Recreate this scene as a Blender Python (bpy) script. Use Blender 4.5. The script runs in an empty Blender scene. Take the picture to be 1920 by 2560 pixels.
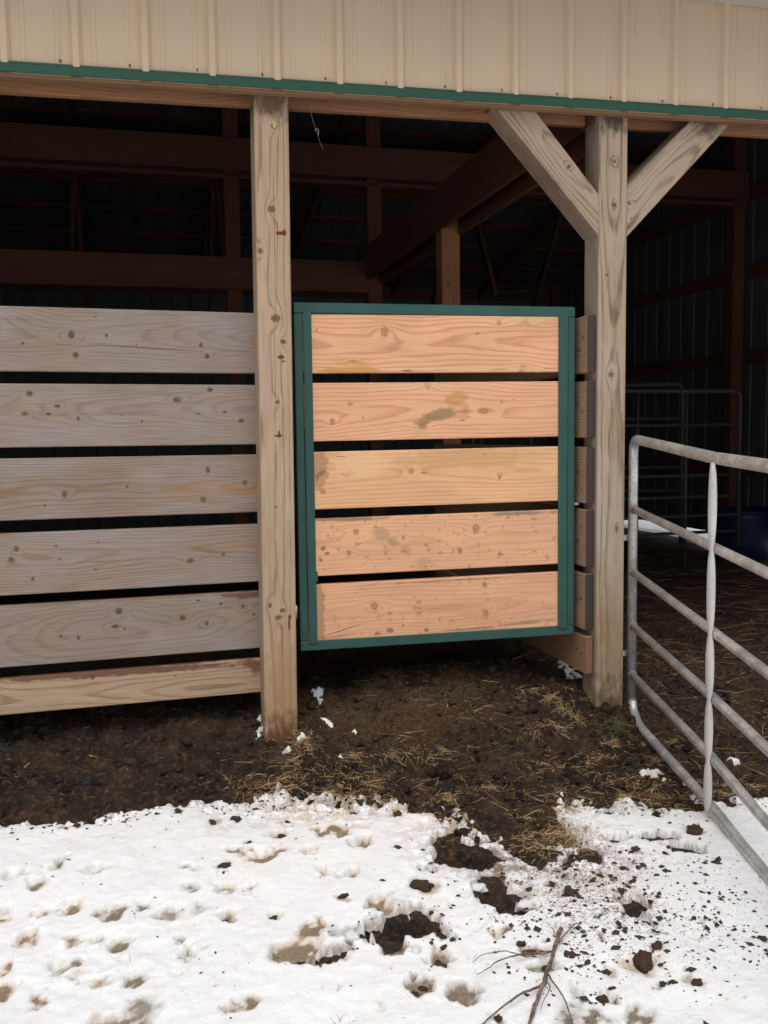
import bpy, bmesh, math, random
import numpy as np
from mathutils import Vector, Matrix, noise as mnoise

random.seed(7)
rng = np.random.default_rng(11)
scene = bpy.context.scene
col = scene.collection

# ------------------------------------------------------------------ camera
YAW, PITCH, ROLL = math.radians(14.5), math.radians(4.8), math.radians(0.74)
cam_d = bpy.data.cameras.new("camera")
cam = bpy.data.objects.new("camera", cam_d)
col.objects.link(cam)
fwd = Vector((math.sin(YAW)*math.cos(PITCH), math.cos(YAW)*math.cos(PITCH), -math.sin(PITCH)))
hor = Vector((math.cos(YAW), -math.sin(YAW), 0))
upv = hor.cross(fwd)
cx = hor*math.cos(ROLL) - upv*math.sin(ROLL)
cy = hor*math.sin(ROLL) + upv*math.cos(ROLL)
m = Matrix((cx, cy, -fwd)).transposed().to_4x4()
m.translation = Vector((-0.549, -3.870, 1.299))
cam.matrix_world = m
cam_d.sensor_fit = 'VERTICAL'
cam_d.sensor_height = 24.0
cam_d.lens = 24.0*2323/2560
cam_d.clip_start = 0.05
cam_d.clip_end = 500
scene.camera = cam

# ------------------------------------------------------------------ light
SUN_EL, SUN_AZ = math.radians(66), math.radians(195)      # azimuth from +Y, clockwise: behind the camera
world = bpy.data.worlds.new("World")
scene.world = world
world.use_nodes = True
wn = world.node_tree
wn.nodes.clear()
sky = wn.nodes.new("ShaderNodeTexSky")
sky.sky_type = 'NISHITA'
sky.sun_disc = False
sky.sun_elevation = SUN_EL
sky.sun_rotation = SUN_AZ
sky.air_density = 1.0
sky.dust_density = 4.0
sky.ozone_density = 1.0
hsv = wn.nodes.new("ShaderNodeHueSaturation")
hsv.inputs["Saturation"].default_value = 0.16
bg = wn.nodes.new("ShaderNodeBackground")
bg.inputs["Strength"].default_value = 0.15
wo = wn.nodes.new("ShaderNodeOutputWorld")
wn.links.new(sky.outputs[0], hsv.inputs["Color"])
wn.links.new(hsv.outputs[0], bg.inputs["Color"])
wn.links.new(bg.outputs[0], wo.inputs["Surface"])

sun_d = bpy.data.lights.new("sun", 'SUN')
sun_d.energy = 1.2
sun_d.angle = math.radians(60)
sun_d.color = (1.0, 0.985, 0.955)
sun = bpy.data.objects.new("sun", sun_d)
col.objects.link(sun)
sd = Vector((math.sin(SUN_AZ)*math.cos(SUN_EL), math.cos(SUN_AZ)*math.cos(SUN_EL), math.sin(SUN_EL)))
sun.rotation_euler = sd.to_track_quat('Z', 'Y').to_euler()

scene.view_settings.view_transform = 'Standard'
scene.view_settings.look = 'None'
scene.view_settings.exposure = -0.1
scene.view_settings.gamma = 1.0
scene.view_settings.use_curve_mapping = False

# ------------------------------------------------------------------ object helpers
def link(name, me, mat=None, parent=None, loc=(0, 0, 0), rot=(0, 0, 0), label=None, cat=None, group=None, kind=None):
    o = bpy.data.objects.new(name, me)
    col.objects.link(o)
    o.location = loc
    o.rotation_euler = rot
    if parent is not None:
        o.parent = parent
    if mat is not None and me is not None:
        if len(me.materials) == 0:
            me.materials.append(mat)
        elif me.materials[0] != mat:
            o.material_slots[0].link = 'OBJECT'
            o.material_slots[0].material = mat
    if label: o["label"] = label
    if cat: o["category"] = cat
    if group: o["group"] = group
    if kind: o["kind"] = kind
    return o

def thing(name, label, cat, loc=(0, 0, 0), rot=(0, 0, 0), group=None):
    return link(name, None, None, None, loc, rot, label, cat, group)

def to_mesh(name, bm, smooth=False):
    me = bpy.data.meshes.new(name)
    bm.normal_update()
    bm.to_mesh(me)
    bm.free()
    if smooth:
        me.polygons.foreach_set("use_smooth", [True]*len(me.polygons))
    return me

def box_me(name, lx, ly, lz, bev=0.003, ragged=0.0):
    """a sawn piece: length on X, thickness on Y, width on Z, centred"""
    bm = bmesh.new()
    bmesh.ops.create_cube(bm, size=1.0)
    bmesh.ops.scale(bm, vec=(lx, ly, lz), verts=bm.verts)
    if bev:
        bmesh.ops.bevel(bm, geom=list(bm.edges), offset=bev, segments=1, affect='EDGES', profile=0.6)
    if ragged:
        for v in bm.verts:
            v.co += Vector((0, random.uniform(-1, 1), random.uniform(-1, 1)))*ragged
    return to_mesh(name, bm)

def tube_bm(bm, pts, radii, seg=12, cap=True):
    pts = [Vector(p) for p in pts]
    n = len(pts)
    rings = []
    ref = None
    for i, p in enumerate(pts):
        t = (pts[min(i+1, n-1)] - pts[max(i-1, 0)]).normalized()
        if ref is None:
            ref = Vector((0, 0, 1)) if abs(t.z) < 0.9 else Vector((1, 0, 0))
        a = (ref - t*ref.dot(t)).normalized()
        ref = a
        b = t.cross(a)
        r = radii[i] if hasattr(radii, '__len__') else radii
        rings.append([bm.verts.new(p + (a*math.cos(2*math.pi*k/seg) + b*math.sin(2*math.pi*k/seg))*r) for k in range(seg)])
    for i in range(n-1):
        for k in range(seg):
            bm.faces.new((rings[i][k], rings[i][(k+1) % seg], rings[i+1][(k+1) % seg], rings[i+1][k]))
    if cap:
        bm.faces.new(list(reversed(rings[0])))
        bm.faces.new(rings[-1])

def tube_me(name, pts, radii, seg=12):
    bm = bmesh.new()
    tube_bm(bm, pts, radii, seg)
    return to_mesh(name, bm, True)

def arc_pts(p0, corner, p1, r, n=6):
    """polyline p0 -> corner -> p1 with the corner rounded"""
    p0, c, p1 = Vector(p0), Vector(corner), Vector(p1)
    a = (p0-c).normalized(); b = (p1-c).normalized()
    s, e = c+a*r, c+b*r
    out = [p0]
    for i in range(n+1):
        t = i/n
        out.append(s*(1-t)**2 + c*2*t*(1-t) + e*t*t)
    out.append(p1)
    return out

def bezier_pts(pts, n=4):
    pts = [Vector(p) for p in pts]
    out = []
    for i in range(len(pts)-1):
        p0 = pts[max(i-1, 0)]; p1 = pts[i]; p2 = pts[i+1]; p3 = pts[min(i+2, len(pts)-1)]
        for k in range(n):
            t = k/n
            out.append(0.5*((2*p1)+(p2-p0)*t+(2*p0-5*p1+4*p2-p3)*t*t+(3*p1-p0-3*p2+p3)*t**3))
    out.append(pts[-1])
    return out

# ------------------------------------------------------------------ material helpers
class NT:
    def __init__(self, name):
        self.mat = bpy.data.materials.new(name)
        self.mat.use_nodes = True
        self.t = self.mat.node_tree
        self.t.nodes.clear()
        self.out = self.t.nodes.new("ShaderNodeOutputMaterial")
        self.bsdf = self.t.nodes.new("ShaderNodeBsdfPrincipled")
        self.t.links.new(self.bsdf.outputs[0], self.out.inputs["Surface"])
    def put(self, sock, v):
        if isinstance(v, bpy.types.NodeSocket): self.t.links.new(v, sock)
        else:
            if isinstance(v, (tuple, list)) and len(v) == 3 and sock.type == 'RGBA': v = (*v, 1)
            sock.default_value = v
    def m(self, op, a, b=None, c=None, clamp=False):
        n = self.t.nodes.new("ShaderNodeMath"); n.operation = op; n.use_clamp = clamp
        for i, v in enumerate((a, b, c)):
            if v is not None: self.put(n.inputs[i], v)
        return n.outputs[0]
    def coords(self, kind="Object"):
        return self.t.nodes.new("ShaderNodeTexCoord").outputs[kind]
    def geo(self, k):
        return self.t.nodes.new("ShaderNodeNewGeometry").outputs[k]
    def sep(self, v):
        n = self.t.nodes.new("ShaderNodeSeparateXYZ"); self.put(n.inputs[0], v); return n.outputs
    def comb(self, x, y, z):
        n = self.t.nodes.new("ShaderNodeCombineXYZ")
        for i, v in enumerate((x, y, z)): self.put(n.inputs[i], v)
        return n.outputs[0]
    def scale(self, v, s, off=(0, 0, 0)):
        n = self.t.nodes.new("ShaderNodeMapping"); self.put(n.inputs[0], v)
        n.inputs["Scale"].default_value = s; n.inputs["Location"].default_value = off
        return n.outputs[0]
    def noise(self, v, scale=1.0, detail=2.0, rough=0.5, colour=False, dist=0.0):
        n = self.t.nodes.new("ShaderNodeTexNoise"); self.put(n.inputs["Vector"], v)
        n.inputs["Scale"].default_value = scale; n.inputs["Detail"].default_value = detail
        n.inputs["Roughness"].default_value = rough; n.inputs["Distortion"].default_value = dist
        return n.outputs["Color"] if colour else n.outputs["Fac"]
    def voronoi(self, v, scale):
        n = self.t.nodes.new("ShaderNodeTexVoronoi"); self.put(n.inputs["Vector"], v); n.inputs["Scale"].default_value = scale
        return n.outputs["Distance"]
    def ss(self, v, lo, hi, o0=0.0, o1=1.0):
        n = self.t.nodes.new("ShaderNodeMapRange"); n.interpolation_type = 'SMOOTHSTEP'
        self.put(n.inputs[0], v)
        for i, q in enumerate((lo, hi, o0, o1)): self.put(n.inputs[i+1], q)
        return n.outputs[0]
    def mix(self, f, a, b, mode='MIX'):
        n = self.t.nodes.new("ShaderNodeMix"); n.data_type = 'RGBA'; n.blend_type = mode
        self.put(n.inputs[0], f); self.put(n.inputs[6], a); self.put(n.inputs[7], b)
        return n.outputs[2]
    def attr(self, name):
        n = self.t.nodes.new("ShaderNodeAttribute"); n.attribute_name = name; return n.outputs["Fac"]
    def bump(self, h, strength=0.3, dist=0.002):
        n = self.t.nodes.new("ShaderNodeBump"); n.inputs["Strength"].default_value = strength
        n.inputs["Distance"].default_value = dist; self.put(n.inputs["Height"], h)
        self.put(self.bsdf.inputs["Normal"], n.outputs[0])
    def set(self, **kw):
        for k, v in kw.items(): self.put(self.bsdf.inputs[k.replace('_', ' ')], v)
        return self.mat

def wood(name, light, dark, knots=(), stains_and_shade=(), grey=None, grey_amt=0.0, freq=85.0, contrast=0.6, pith=(0.05, 0.02),
         wander=0.06, seed=0.0, end=None, length=1.0, speck=0.0, rough=0.75, knotcol=(0.10, 0.05, 0.03), relief=0.35, edge_mud=0.0, fibre=0.25, sharp=0.30, checks=0.45, brkmin=.3):
    """sawn timber: growth rings round a wandering pith, knots that bend them, weathering, stains"""
    n = NT(name)
    co = n.coords()
    x, y, z = n.sep(co)[:]
    base = n.scale(co, (0.9, 2.0, 2.0), (seed*3.7, seed*1.3, seed*2.1))
    wob = n.sep(n.noise(base, 1.0, 2.0, 0.45, True))
    fine = n.noise(n.scale(co, (5.0, 40.0, 40.0), (seed, seed*2, 0)), 1.0, 2.0, 0.5)
    dy = n.m('SUBTRACT', y, n.m('MULTIPLY_ADD', n.m('SUBTRACT', wob[0], 0.5), wander*2.5, pith[0]))
    dz = n.m('SUBTRACT', z, n.m('MULTIPLY_ADD', n.m('SUBTRACT', wob[1], 0.5), wander*2.5, pith[1]))
    r = n.m('SQRT', n.m('ADD', n.m('MULTIPLY', dy, dy), n.m('MULTIPLY', dz, dz)))
    kd = None
    wn_ = n.noise(n.scale(co, (48, 48, 48), (seed, 0, 0)), 1.0, 3.0, 0.6)
    krnd = random.Random(int(seed*10))
    for i, (kx, kz, kr) in enumerate(knots):
        ka = krnd.uniform(.72, 1.3); kr2 = kr*krnd.uniform(.8, 1.05)
        ex = n.m('MULTIPLY', n.m('SUBTRACT', x, kx), ka/kr2)
        ez = n.m('MULTIPLY', n.m('SUBTRACT', z, kz), 1.0/(kr2*min(1.1, ka)))
        ez2 = n.m('MULTIPLY', ez, ez)
        d2 = n.m('MULTIPLY_ADD', ex, ex, ez2)
        if kr > 0.0075:
            d2w = n.m('MULTIPLY_ADD', n.m('MULTIPLY', ex, ex), 0.3, ez2)
            g = n.m('POWER', 2.718, n.m('MULTIPLY', d2w, -0.28))
            r = n.m('MULTIPLY_ADD', g, kr*1.0*(1 if i % 2 else -1), r)
        kd = d2 if kd is None else n.m('MINIMUM', kd, d2)
    ph = n.m('MULTIPLY_ADD', fine, 0.55, n.m('MULTIPLY', r, freq))
    t = n.m('FRACT', ph)
    late = n.m('MULTIPLY', n.ss(t, sharp, 0.86), n.ss(t, 0.90, 1.0, 1.0, 0.0))
    fib = n.noise(n.scale(co, (7.0, 260.0, 260.0), (seed, 1, 2)), 1.0, 3.0, 0.6)
    blot = n.noise(n.scale(co, (2.2, 7.0, 7.0), (seed*1.9, 4, seed)), 1.0, 4.0, 0.6)
    brk = n.ss(n.noise(n.scale(co, (6.0, 55.0, 55.0), (seed*5, 3, seed)), 1.0, 3.0, 0.6), .30, .62, brkmin, 1.0)
    late = n.m('MULTIPLY', late, brk)
    c = n.mix(n.m('MULTIPLY', late, contrast), light, dark)
    if grey is not None:
        gm = n.m('MULTIPLY', n.ss(blot, 0.32, 0.68), grey_amt)
        c = n.mix(gm, c, n.mix(n.m('MULTIPLY', late, contrast*0.5), grey, dark))
    strk = n.noise(n.scale(co, (1.3, 75.0, 75.0), (seed*4.1, 7, seed)), 1.0, 4.0, 0.65)
    c = n.mix(n.ss(strk, 0.50, 0.75, 0.0, 0.26), c, dark)
    chk = n.noise(n.scale(co, (2.6, 150.0, 150.0), (seed*6.3, 2, seed)), 1.0, 2.0, 0.55)
    c = n.mix(n.ss(chk, 0.66, 0.74, 0.0, checks), c, tuple(q*.38 for q in dark))
    v = n.m('MULTIPLY_ADD', n.m('SUBTRACT', fib, 0.5), fibre*2.8, n.m('MULTIPLY_ADD', n.m('SUBTRACT', blot, 0.5), 0.45, 1.0))
    c = n.mix(1.0, c, n.comb(v, v, v), 'MULTIPLY')
    hgt = n.m('ADD', n.m('MULTIPLY', late, 0.6), n.m('MULTIPLY', fib, 0.8))
    if kd is not None:
        kdist = n.m('ADD', n.m('SQRT', kd), n.m('MULTIPLY', n.m('SUBTRACT', wn_, 0.5), 1.1))
        halo = n.ss(kdist, 0.9, 1.9, 0.22, 0.0)
        c = n.mix(halo, c, dark)
        kring = n.m('MULTIPLY_ADD', n.m('SINE', n.m('MULTIPLY', kdist, 11.0)), 0.22, 0.42)
        kc = n.mix(kring, knotcol, dark)
        rim = n.m('MULTIPLY', n.ss(kdist, 0.70, 0.92), n.ss(kdist, 0.98, 1.15, 1.0, 0.0))
        kc = n.mix(n.m('MULTIPLY', rim, 0.8), kc, tuple(q*0.45 for q in knotcol))
        core = n.ss(kdist, 0.05, 0.35, 0.7, 0.0)
        kc = n.mix(core, kc, tuple(q*0.35 for q in knotcol))
        c = n.mix(n.ss(kdist, 0.88, 1.15, n.ss(wn_, .3, .6, .65, 1.0), 0.0), c, kc)
    if stains_and_shade:
        sn = n.noise(n.scale(co, (18, 18, 38), (seed*2.3, 1, 0)), 1.0, 4.0, 0.65)
        sx = n.m('MULTIPLY', n.m('SUBTRACT', sn, 0.5), 1.7)
        for (px, pz, rx, rz, ang, colr, amt, soft) in stains_and_shade:
            ca, sa = math.cos(math.radians(ang)), math.sin(math.radians(ang))
            ax = n.m('SUBTRACT', x, px); az = n.m('SUBTRACT', z, pz)
            u = n.m('MULTIPLY', n.m('ADD', n.m('MULTIPLY', ax, ca), n.m('MULTIPLY', az, sa)), 1.0/rx)
            w = n.m('MULTIPLY', n.m('SUBTRACT', n.m('MULTIPLY', az, ca), n.m('MULTIPLY', ax, sa)), 1.0/rz)
            d = n.m('SQRT', n.m('ADD', n.m('MULTIPLY', u, u), n.m('MULTIPLY', w, w)))
            d = n.m('ADD', d, sx if rz > 0.004 and max(rx, rz) > .025 else n.m('MULTIPLY', sx, 0.5 if rz > .004 else .25))
            c = n.mix(n.ss(d, 1.0-soft, 1.0, amt, 0.0), c, colr)
    if speck:
        s1 = n.noise(n.scale(co, (34, 34, 34), (seed, 9, 1)), 1.0, 3.0, 0.6)
        c = n.mix(n.ss(s1, 0.60, 0.70, 0.0, speck), c, (0.16, 0.10, 0.06))
    if edge_mud:
        za = n.m('ADD', n.m('ABSOLUTE', z), n.m('MULTIPLY', n.m('SUBTRACT', wn_, 0.5), 0.03))
        c = n.mix(n.ss(za, 0.100, 0.122, 0.0, edge_mud), c, (0.17, 0.11, 0.065))
    if end is not None:
        e = n.ss(n.m('ABSOLUTE', x), length/2-0.0045, length/2-0.0025)
        er = n.m('MULTIPLY_ADD', late, 0.5, 0.75)
        ec = n.mix(1.0, end, n.comb(er, er, er), 'MULTIPLY')
        c = n.mix(e, c, ec)
    n.bump(hgt, relief, 0.0018)
    return n.set(Base_Color=c, Roughness=rough, Specular_IOR_Level=0.25)

def plain(name, colr, rough=0.6, metal=0.0, var=0.15, vscale=9.0, bump=0.0, spec=0.4, dirt=None, dirt_amt=0.0):
    n = NT(name)
    co = n.coords()
    a = n.noise(co, vscale, 5.0, 0.6)
    v = n.m('MULTIPLY_ADD', n.m('SUBTRACT', a, 0.5), var*2, 1.0)
    c = n.mix(1.0, colr, n.comb(v, v, v), 'MULTIPLY')
    if dirt is not None:
        b = n.noise(co, vscale*3.1, 6.0, 0.7)
        c = n.mix(n.ss(b, 0.52, 0.68, 0.0, dirt_amt), c, dirt)
    if bump: n.bump(n.noise(co, vscale*14, 3.0), bump, 0.001)
    return n.set(Base_Color=c, Roughness=rough, Metallic=metal, Specular_IOR_Level=spec)

# ------------------------------------------------------------------ numpy noise
def _h(ix, iy, s):
    h = (ix.astype(np.int64)*374761393 + iy.astype(np.int64)*668265263 + s*974711) & 0x7fffffff
    h = ((h ^ (h >> 13))*1274126177) & 0x7fffffff
    h = h ^ (h >> 16)
    return (h & 0xffff)/65535.0
def vn(x, y, s=0):
    ix, iy = np.floor(x), np.floor(y)
    fx, fy = x-ix, y-iy
    fx = fx*fx*fx*(fx*(fx*6-15)+10); fy = fy*fy*fy*(fy*(fy*6-15)+10)
    a, b, c, d = _h(ix, iy, s), _h(ix+1, iy, s), _h(ix, iy+1, s), _h(ix+1, iy+1, s)
    return (a*(1-fx)+b*fx)*(1-fy)+(c*(1-fx)+d*fx)*fy
def fbm(x, y, s=0, o=4, g=0.5):
    t = 0; a = 1; w = 0
    for i in range(o):
        ca, sa = math.cos(i*1.1), math.sin(i*1.1)
        t = t + a*vn((x*ca-y*sa)*2**i, (x*sa+y*ca)*2**i, s+i*17); w += a; a *= g
    return t/w
def sst(a, b, v):
    t = np.clip((v-a)/(b-a), 0, 1); return t*t*(3-2*t)

# ------------------------------------------------------------------ ground and snow (structure)
PRINTS = [(-0.864, -0.741, 0.031, 0.047, 0.6, 0.45), (-0.736, -0.824, 0.039, 0.032, 0.5, 0.35), (-0.986, -0.795, 0.039, 0.036, 0.6, 0.4), (-0.915, -0.867, 0.031, 0.031, 0.5, 0.45), (-0.807, -1.036, 0.042, 0.035, 0.8, 0.5), (-0.878, -1.04, 0.033, 0.029, 0.5, 0.35), (-0.992, -1.035, 0.026, 0.046, 0.9, 0.5), (-0.691, -1.099, 0.039, 0.045, 0.5, 0.6), (-0.598, -1.077, 0.029, 0.031, 0.4, 0.5), (-0.512, -1.149, 0.043, 0.041, 0.4, 0.35), (-0.43, -1.131, 0.029, 0.042, 0.4, 0.4), (-0.358, -1.213, 0.025, 0.04, 0.7, 0.6), (-0.909, -1.169, 0.037, 0.047, 0.7, 0.45), (-0.768, -1.227, 0.034, 0.025, 0.5, 0.4), (-0.725, -1.226, 0.014, 0.038, 0.3, 0.3), (-0.654, -1.277, 0.027, 0.037, 0.5, 0.5), (-0.498, -1.302, 0.013, 0.027, 0.4, 0.35), (-0.472, -1.363, 0.015, 0.038, 0.6, 0.4), (-0.424, -1.353, 0.012, 0.024, 0.3, 0.3), (-0.798, -1.325, 0.033, 0.035, 0.5, 0.45), (-0.613, -1.458, 0.028, 0.039, 0.5, 0.55), (-0.692, -1.442, 0.022, 0.022, 0.3, 0.35), (-0.769, -1.399, 0.026, 0.024, 0.3, 0.3), (-0.939, -1.41, 0.031, 0.044, 0.5, 0.8), (-0.951, -1.316, 0.021, 0.03, 0.4, 0.6), (-0.85, -1.48, 0.025, 0.037, 0.4, 0.65), (-0.36, -1.63, 0.033, 0.035, 0.6, 0.7), (-0.644, -1.637, 0.073, 0.051, 1.0, 0.9), (-0.593, -1.59, 0.04, 0.059, 0.3, 0.35), (-0.445, -0.887, 0.032, 0.029, 0.4, 0.35), (-0.452, -1.03, 0.03, 0.024, 0.5, 0.4), (-0.295, -0.796, 0.041, 0.031, 0.6, 0.5), (-0.216, -0.86, 0.065, 0.047, 0.6, 0.6), (-0.135, -0.836, 0.036, 0.031, 0.6, 0.6), (-0.05, -0.871, 0.033, 0.034, 0.7, 0.55), (0.052, -0.737, 0.061, 0.056, 0.8, 0.7), (0.147, -0.725, 0.035, 0.028, 0.6, 0.5), (0.133, -0.842, 0.037, 0.049, 1.0, 0.7), (-0.026, -1.034, 0.027, 0.047, 0.9, 0.5), (0.047, -1.063, 0.031, 0.034, 0.8, 0.6), (-0.348, -1.06, 0.037, 0.048, 0.6, 0.35), (-0.276, -1.087, 0.023, 0.035, 0.4, 0.4), (-0.128, -0.706, 0.039, 0.046, 0.7, 0.5), (-0.18, -1.445, 0.067, 0.073, 1.0, 0.75), (-0.124, -1.35, 0.044, 0.05, 0.4, 0.6), (0.099, -1.251, 0.031, 0.059, 1.0, 0.8), (-0.026, -1.742, 0.014, 0.019, 0.4, 0.5), (-0.219, -1.232, 0.019, 0.024, 0.6, 0.6), (0.094, -1.686, 0.031, 0.036, 0.8, 0.85), (0.186, -1.747, 0.039, 0.049, 0.8, 0.75), (0.188, -1.571, 0.033, 0.066, 0.8, 0.8), (0.075, -1.498, 0.038, 0.032, 0.7, 0.85), (0.54, -1.094, 0.032, 0.163, 0.5, 0.5), (0.56, -1.183, 0.022, 0.048, 0.2, 0.3), (0.426, -1.637, 0.044, 0.034, 0.4, 0.45), (0.381, -1.516, 0.026, 0.027, 0.4, 0.5), (0.57, -1.945, 0.042, 0.039, 0.6, 0.6), (0.458, -1.837, 0.014, 0.049, 0.2, 0.25), (0.633, -1.624, 0.016, 0.024, 0.4, 0.6), (0.537, -1.331, 0.021, 0.088, 0.3, 0.3), (0.435, -1.707, 0.037, 0.027, 0.5, 0.5), (0.567, -1.543, 0.039, 0.038, 0.2, 0.3), (0.882, -1.687, 0.02, 0.016, 0.5, 0.4)]
PRINTS.append((.429, -1.935, .066, .050, 0.0, .62))
BARE = [(-0.014, -1.4, 0.049, 0.034, -15), (-0.084, -1.483, 0.044, 0.023, -15), (-0.151, -1.499, 0.069, 0.024, -5), (0.061, -1.371, 0.027, 0.038, -10), (0.452, -1.013, 0.093, 0.088, 38), (0.441, -0.886, 0.04, 0.072, 30), (0.454, -1.235, 0.04, 0.073, 20), (0.463, -1.327, 0.042, 0.054, 30), (0.475, -1.407, 0.038, 0.038, 25), (0.14, -1.373, 0.058, 0.067, 0), (0.229, -1.424, 0.017, 0.063, -30), (0.824, -1.463, 0.043, 0.039, 10), (0.797, -1.55, 0.017, 0.056, -30), (1.146, -1.082, 0.05, 0.03, 0), (1.181, -1.184, 0.048, 0.036, 30), (0.999, -1.04, 0.034, 0.023, 0), (0.99, -0.717, 0.032, 0.03, 10), (1.076, -0.847, 0.024, 0.025, 0), (0.516, -1.867, 0.017, 0.021, 0), (1.389, -0.76, 0.054, 0.081, 0), (0.679, -1.059, 0.047, 0.07, 0)]
BARE += [(.225, -1.425, .026, .05, -20), (.085, -1.455, .05, .024, -10), (.14, -1.375, .066, .07, 0), (.30, -1.10, .02, .02, 0), (.62, -.82, .05, .05, 0), (.66, -.95, .04, .06, 0), (.40, -.62, .05, .03, 0), (.25, -.50, .05, .02, 0), (1.05, -.72, .06, .025, 0), (.86, -1.12, .03, .05, 10)]
SPOTS = [(-0.097, 0.097, 0.021, 0.084), (0.188, 0.281, 0.031, 0.223), (0.191, 0.065, 0.018, 0.02), (0.008, -0.077, 0.041, 0.031), (0.066, -0.023, 0.028, 0.021), (1.494, 0.374, 0.041, 0.163), (1.504, 0.279, 0.037, 0.056), (1.857, -0.525, 0.033, 0.046), (1.434, -0.545, 0.043, 0.038), (1.473, -0.611, 0.021, 0.037), (1.495, -0.689, 0.014, 0.045), (0.307, 0.009, 0.006, 0.008), (0.209, -0.172, 0.005, 0.01)]
CLODS = [(-0.336, -0.917, 0.017), (-0.342, -0.956, 0.006), (-0.359, -1.219, 0.015), (-0.219, -1.229, 0.012), (-0.004, -1.215, 0.013), (-1.078, -0.405, 0.015), (-0.919, -0.444, 0.013), (-0.859, -0.455, 0.015), (-0.823, -0.473, 0.012), (-0.465, -0.448, 0.014), (-1.038, -0.359, 0.012), (-0.346, -0.541, 0.017), (-0.263, -0.553, 0.017), (-0.182, -0.458, 0.016), (-0.236, -0.763, 0.011), (0.172, -0.559, 0.019), (-0.088, -0.627, 0.013), (-0.117, -0.696, 0.02), (-0.973, -0.47, 0.007), (-0.159, -1.641, 0.005), (-0.483, -1.652, 0.003), (-0.043, -1.676, 0.004), (-0.411, -1.559, 0.005), (-0.744, -1.435, 0.005), (-0.7, -1.288, 0.005), (-0.04, -0.594, 0.012), (0.111, -0.488, 0.023), (0.245, -0.536, 0.018), (-0.297, -1.662, 0.003), (-0.51, -1.466, 0.004), (1.021, -1.143, 0.019), (0.918, -1.251, 0.016), (1.278, -1.089, 0.031), (0.249, -1.198, 0.033), (0.175, -1.601, 0.025), (0.669, -1.368, 0.023), (0.825, -1.397, 0.013), (0.881, -1.478, 0.01), (0.684, -1.77, 0.035), (0.685, -1.87, 0.013), (0.71, -1.872, 0.011), (0.769, -1.884, 0.019), (0.649, -1.88, 0.007), (0.783, -1.836, 0.009), (1.065, -1.751, 0.014), (1.002, -1.646, 0.007), (0.94, -1.609, 0.007), (0.793, -1.704, 0.009), (0.763, -1.707, 0.018), (0.691, -1.527, 0.009), (0.513, -1.395, 0.012), (0.41, -1.595, 0.014), (0.49, -1.602, 0.009), (0.44, -1.697, 0.012), (0.575, -1.772, 0.014), (0.508, -1.881, 0.016), (0.82, -1.273, 0.01), (0.845, -1.288, 0.007), (0.861, -1.347, 0.008), (0.889, -1.355, 0.012), (0.915, -1.315, 0.007), (1.09, -1.21, 0.009), (0.541, -1.249, 0.01), (0.646, -1.286, 0.012), (0.237, -1.871, 0.012), (0.34, -1.685, 0.006), (0.56, -0.769, 0.013), (0.509, -0.862, 0.011), (0.241, -0.942, 0.014), (0.236, -1.345, 0.011), (0.213, -1.525, 0.01), (0.181, -1.51, 0.008), (0.624, -1.03, 0.014), (0.304, -1.337, 0.006), (0.806, -1.641, 0.006), (0.809, -1.617, 0.005), (0.901, -1.311, 0.007), (0.851, -1.313, 0.006), (0.839, -1.229, 0.007), (0.886, -1.436, 0.006), (0.833, -1.16, 0.007), (0.649, -1.362, 0.006), (0.709, -1.602, 0.008), (0.339, -1.401, 0.004), (0.345, -1.436, 0.005), (0.077, -1.692, 0.012), (0.106, -1.679, 0.012), (0.553, -1.844, 0.008), (0.802, -1.962, 0.003), (0.843, -1.973, 0.003), (0.523, -1.894, 0.009), (0.478, -0.696, 0.009), (0.407, -0.634, 0.026), (0.318, -0.662, 0.022)]
YS = [-60, -2, -1, -.45, -.2, 0, .15, .35, 1, 9, 9.6, 60]
ZS = [-.2, -.14, -.13, -.115, -.07, -.005, .05, .085, .09, .08, -.02, -.1]
EDGE = [(-4.55, -.34), (-1.1, -.34), (-.81, -.37), (-.64, -.39), (-.38, -.335), (-.31, -.36), (-.08, -.35), (.1, -.35), (.16, -.41),
        (.32, -.45), (.48, -.60), (.58, -.68), (.63, -.88), (.72, -1.02), (.85, -1.03), (.9, -.8), (.93, -.66), (1.0, -.62), (1.11, -.66),
        (1.23, -.78), (1.38, -.84), (1.48, -.77), (1.72, -.88), (2.4, -1.0), (5.42, -1.0)]
_r = random.Random(5)
DENTS = [(_r.uniform(.1, 2.1), _r.uniform(-.5, .3), _r.uniform(.035, .055)) for _ in range(26)] + [(_r.uniform(-1.3, 0), _r.uniform(-.3, .0), _r.uniform(.03, .05)) for _ in range(8)]
PITS = [(.14, -1.375, .066, .060, 0, .075), (.45, -1.01, .10, .055, -.9, .035), (.06, -1.365, .04, .035, 0, .03), (-.15, -1.495, .07, .022, 0, .02), (.463, -1.30, .03, .09, .2, .02)]
def base_z(x, y):
    z = np.interp(y, YS, ZS)
    z = z + .075*np.exp(-((x-.8)/.5)**2-((y-.3)/.28)**2)
    out = sst(5.45, 5.75, x)+sst(-4.6, -4.9, x)          # outside the end walls the ground lies lower
    z = z - 0.035*sst(4.2, 5.3, x)*sst(.6, 1.5, y)*(1-sst(9, 9.6, y))
    return z - 0.035*np.clip(out, 0, 1)*sst(-0.3, 0.2, y)
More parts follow.
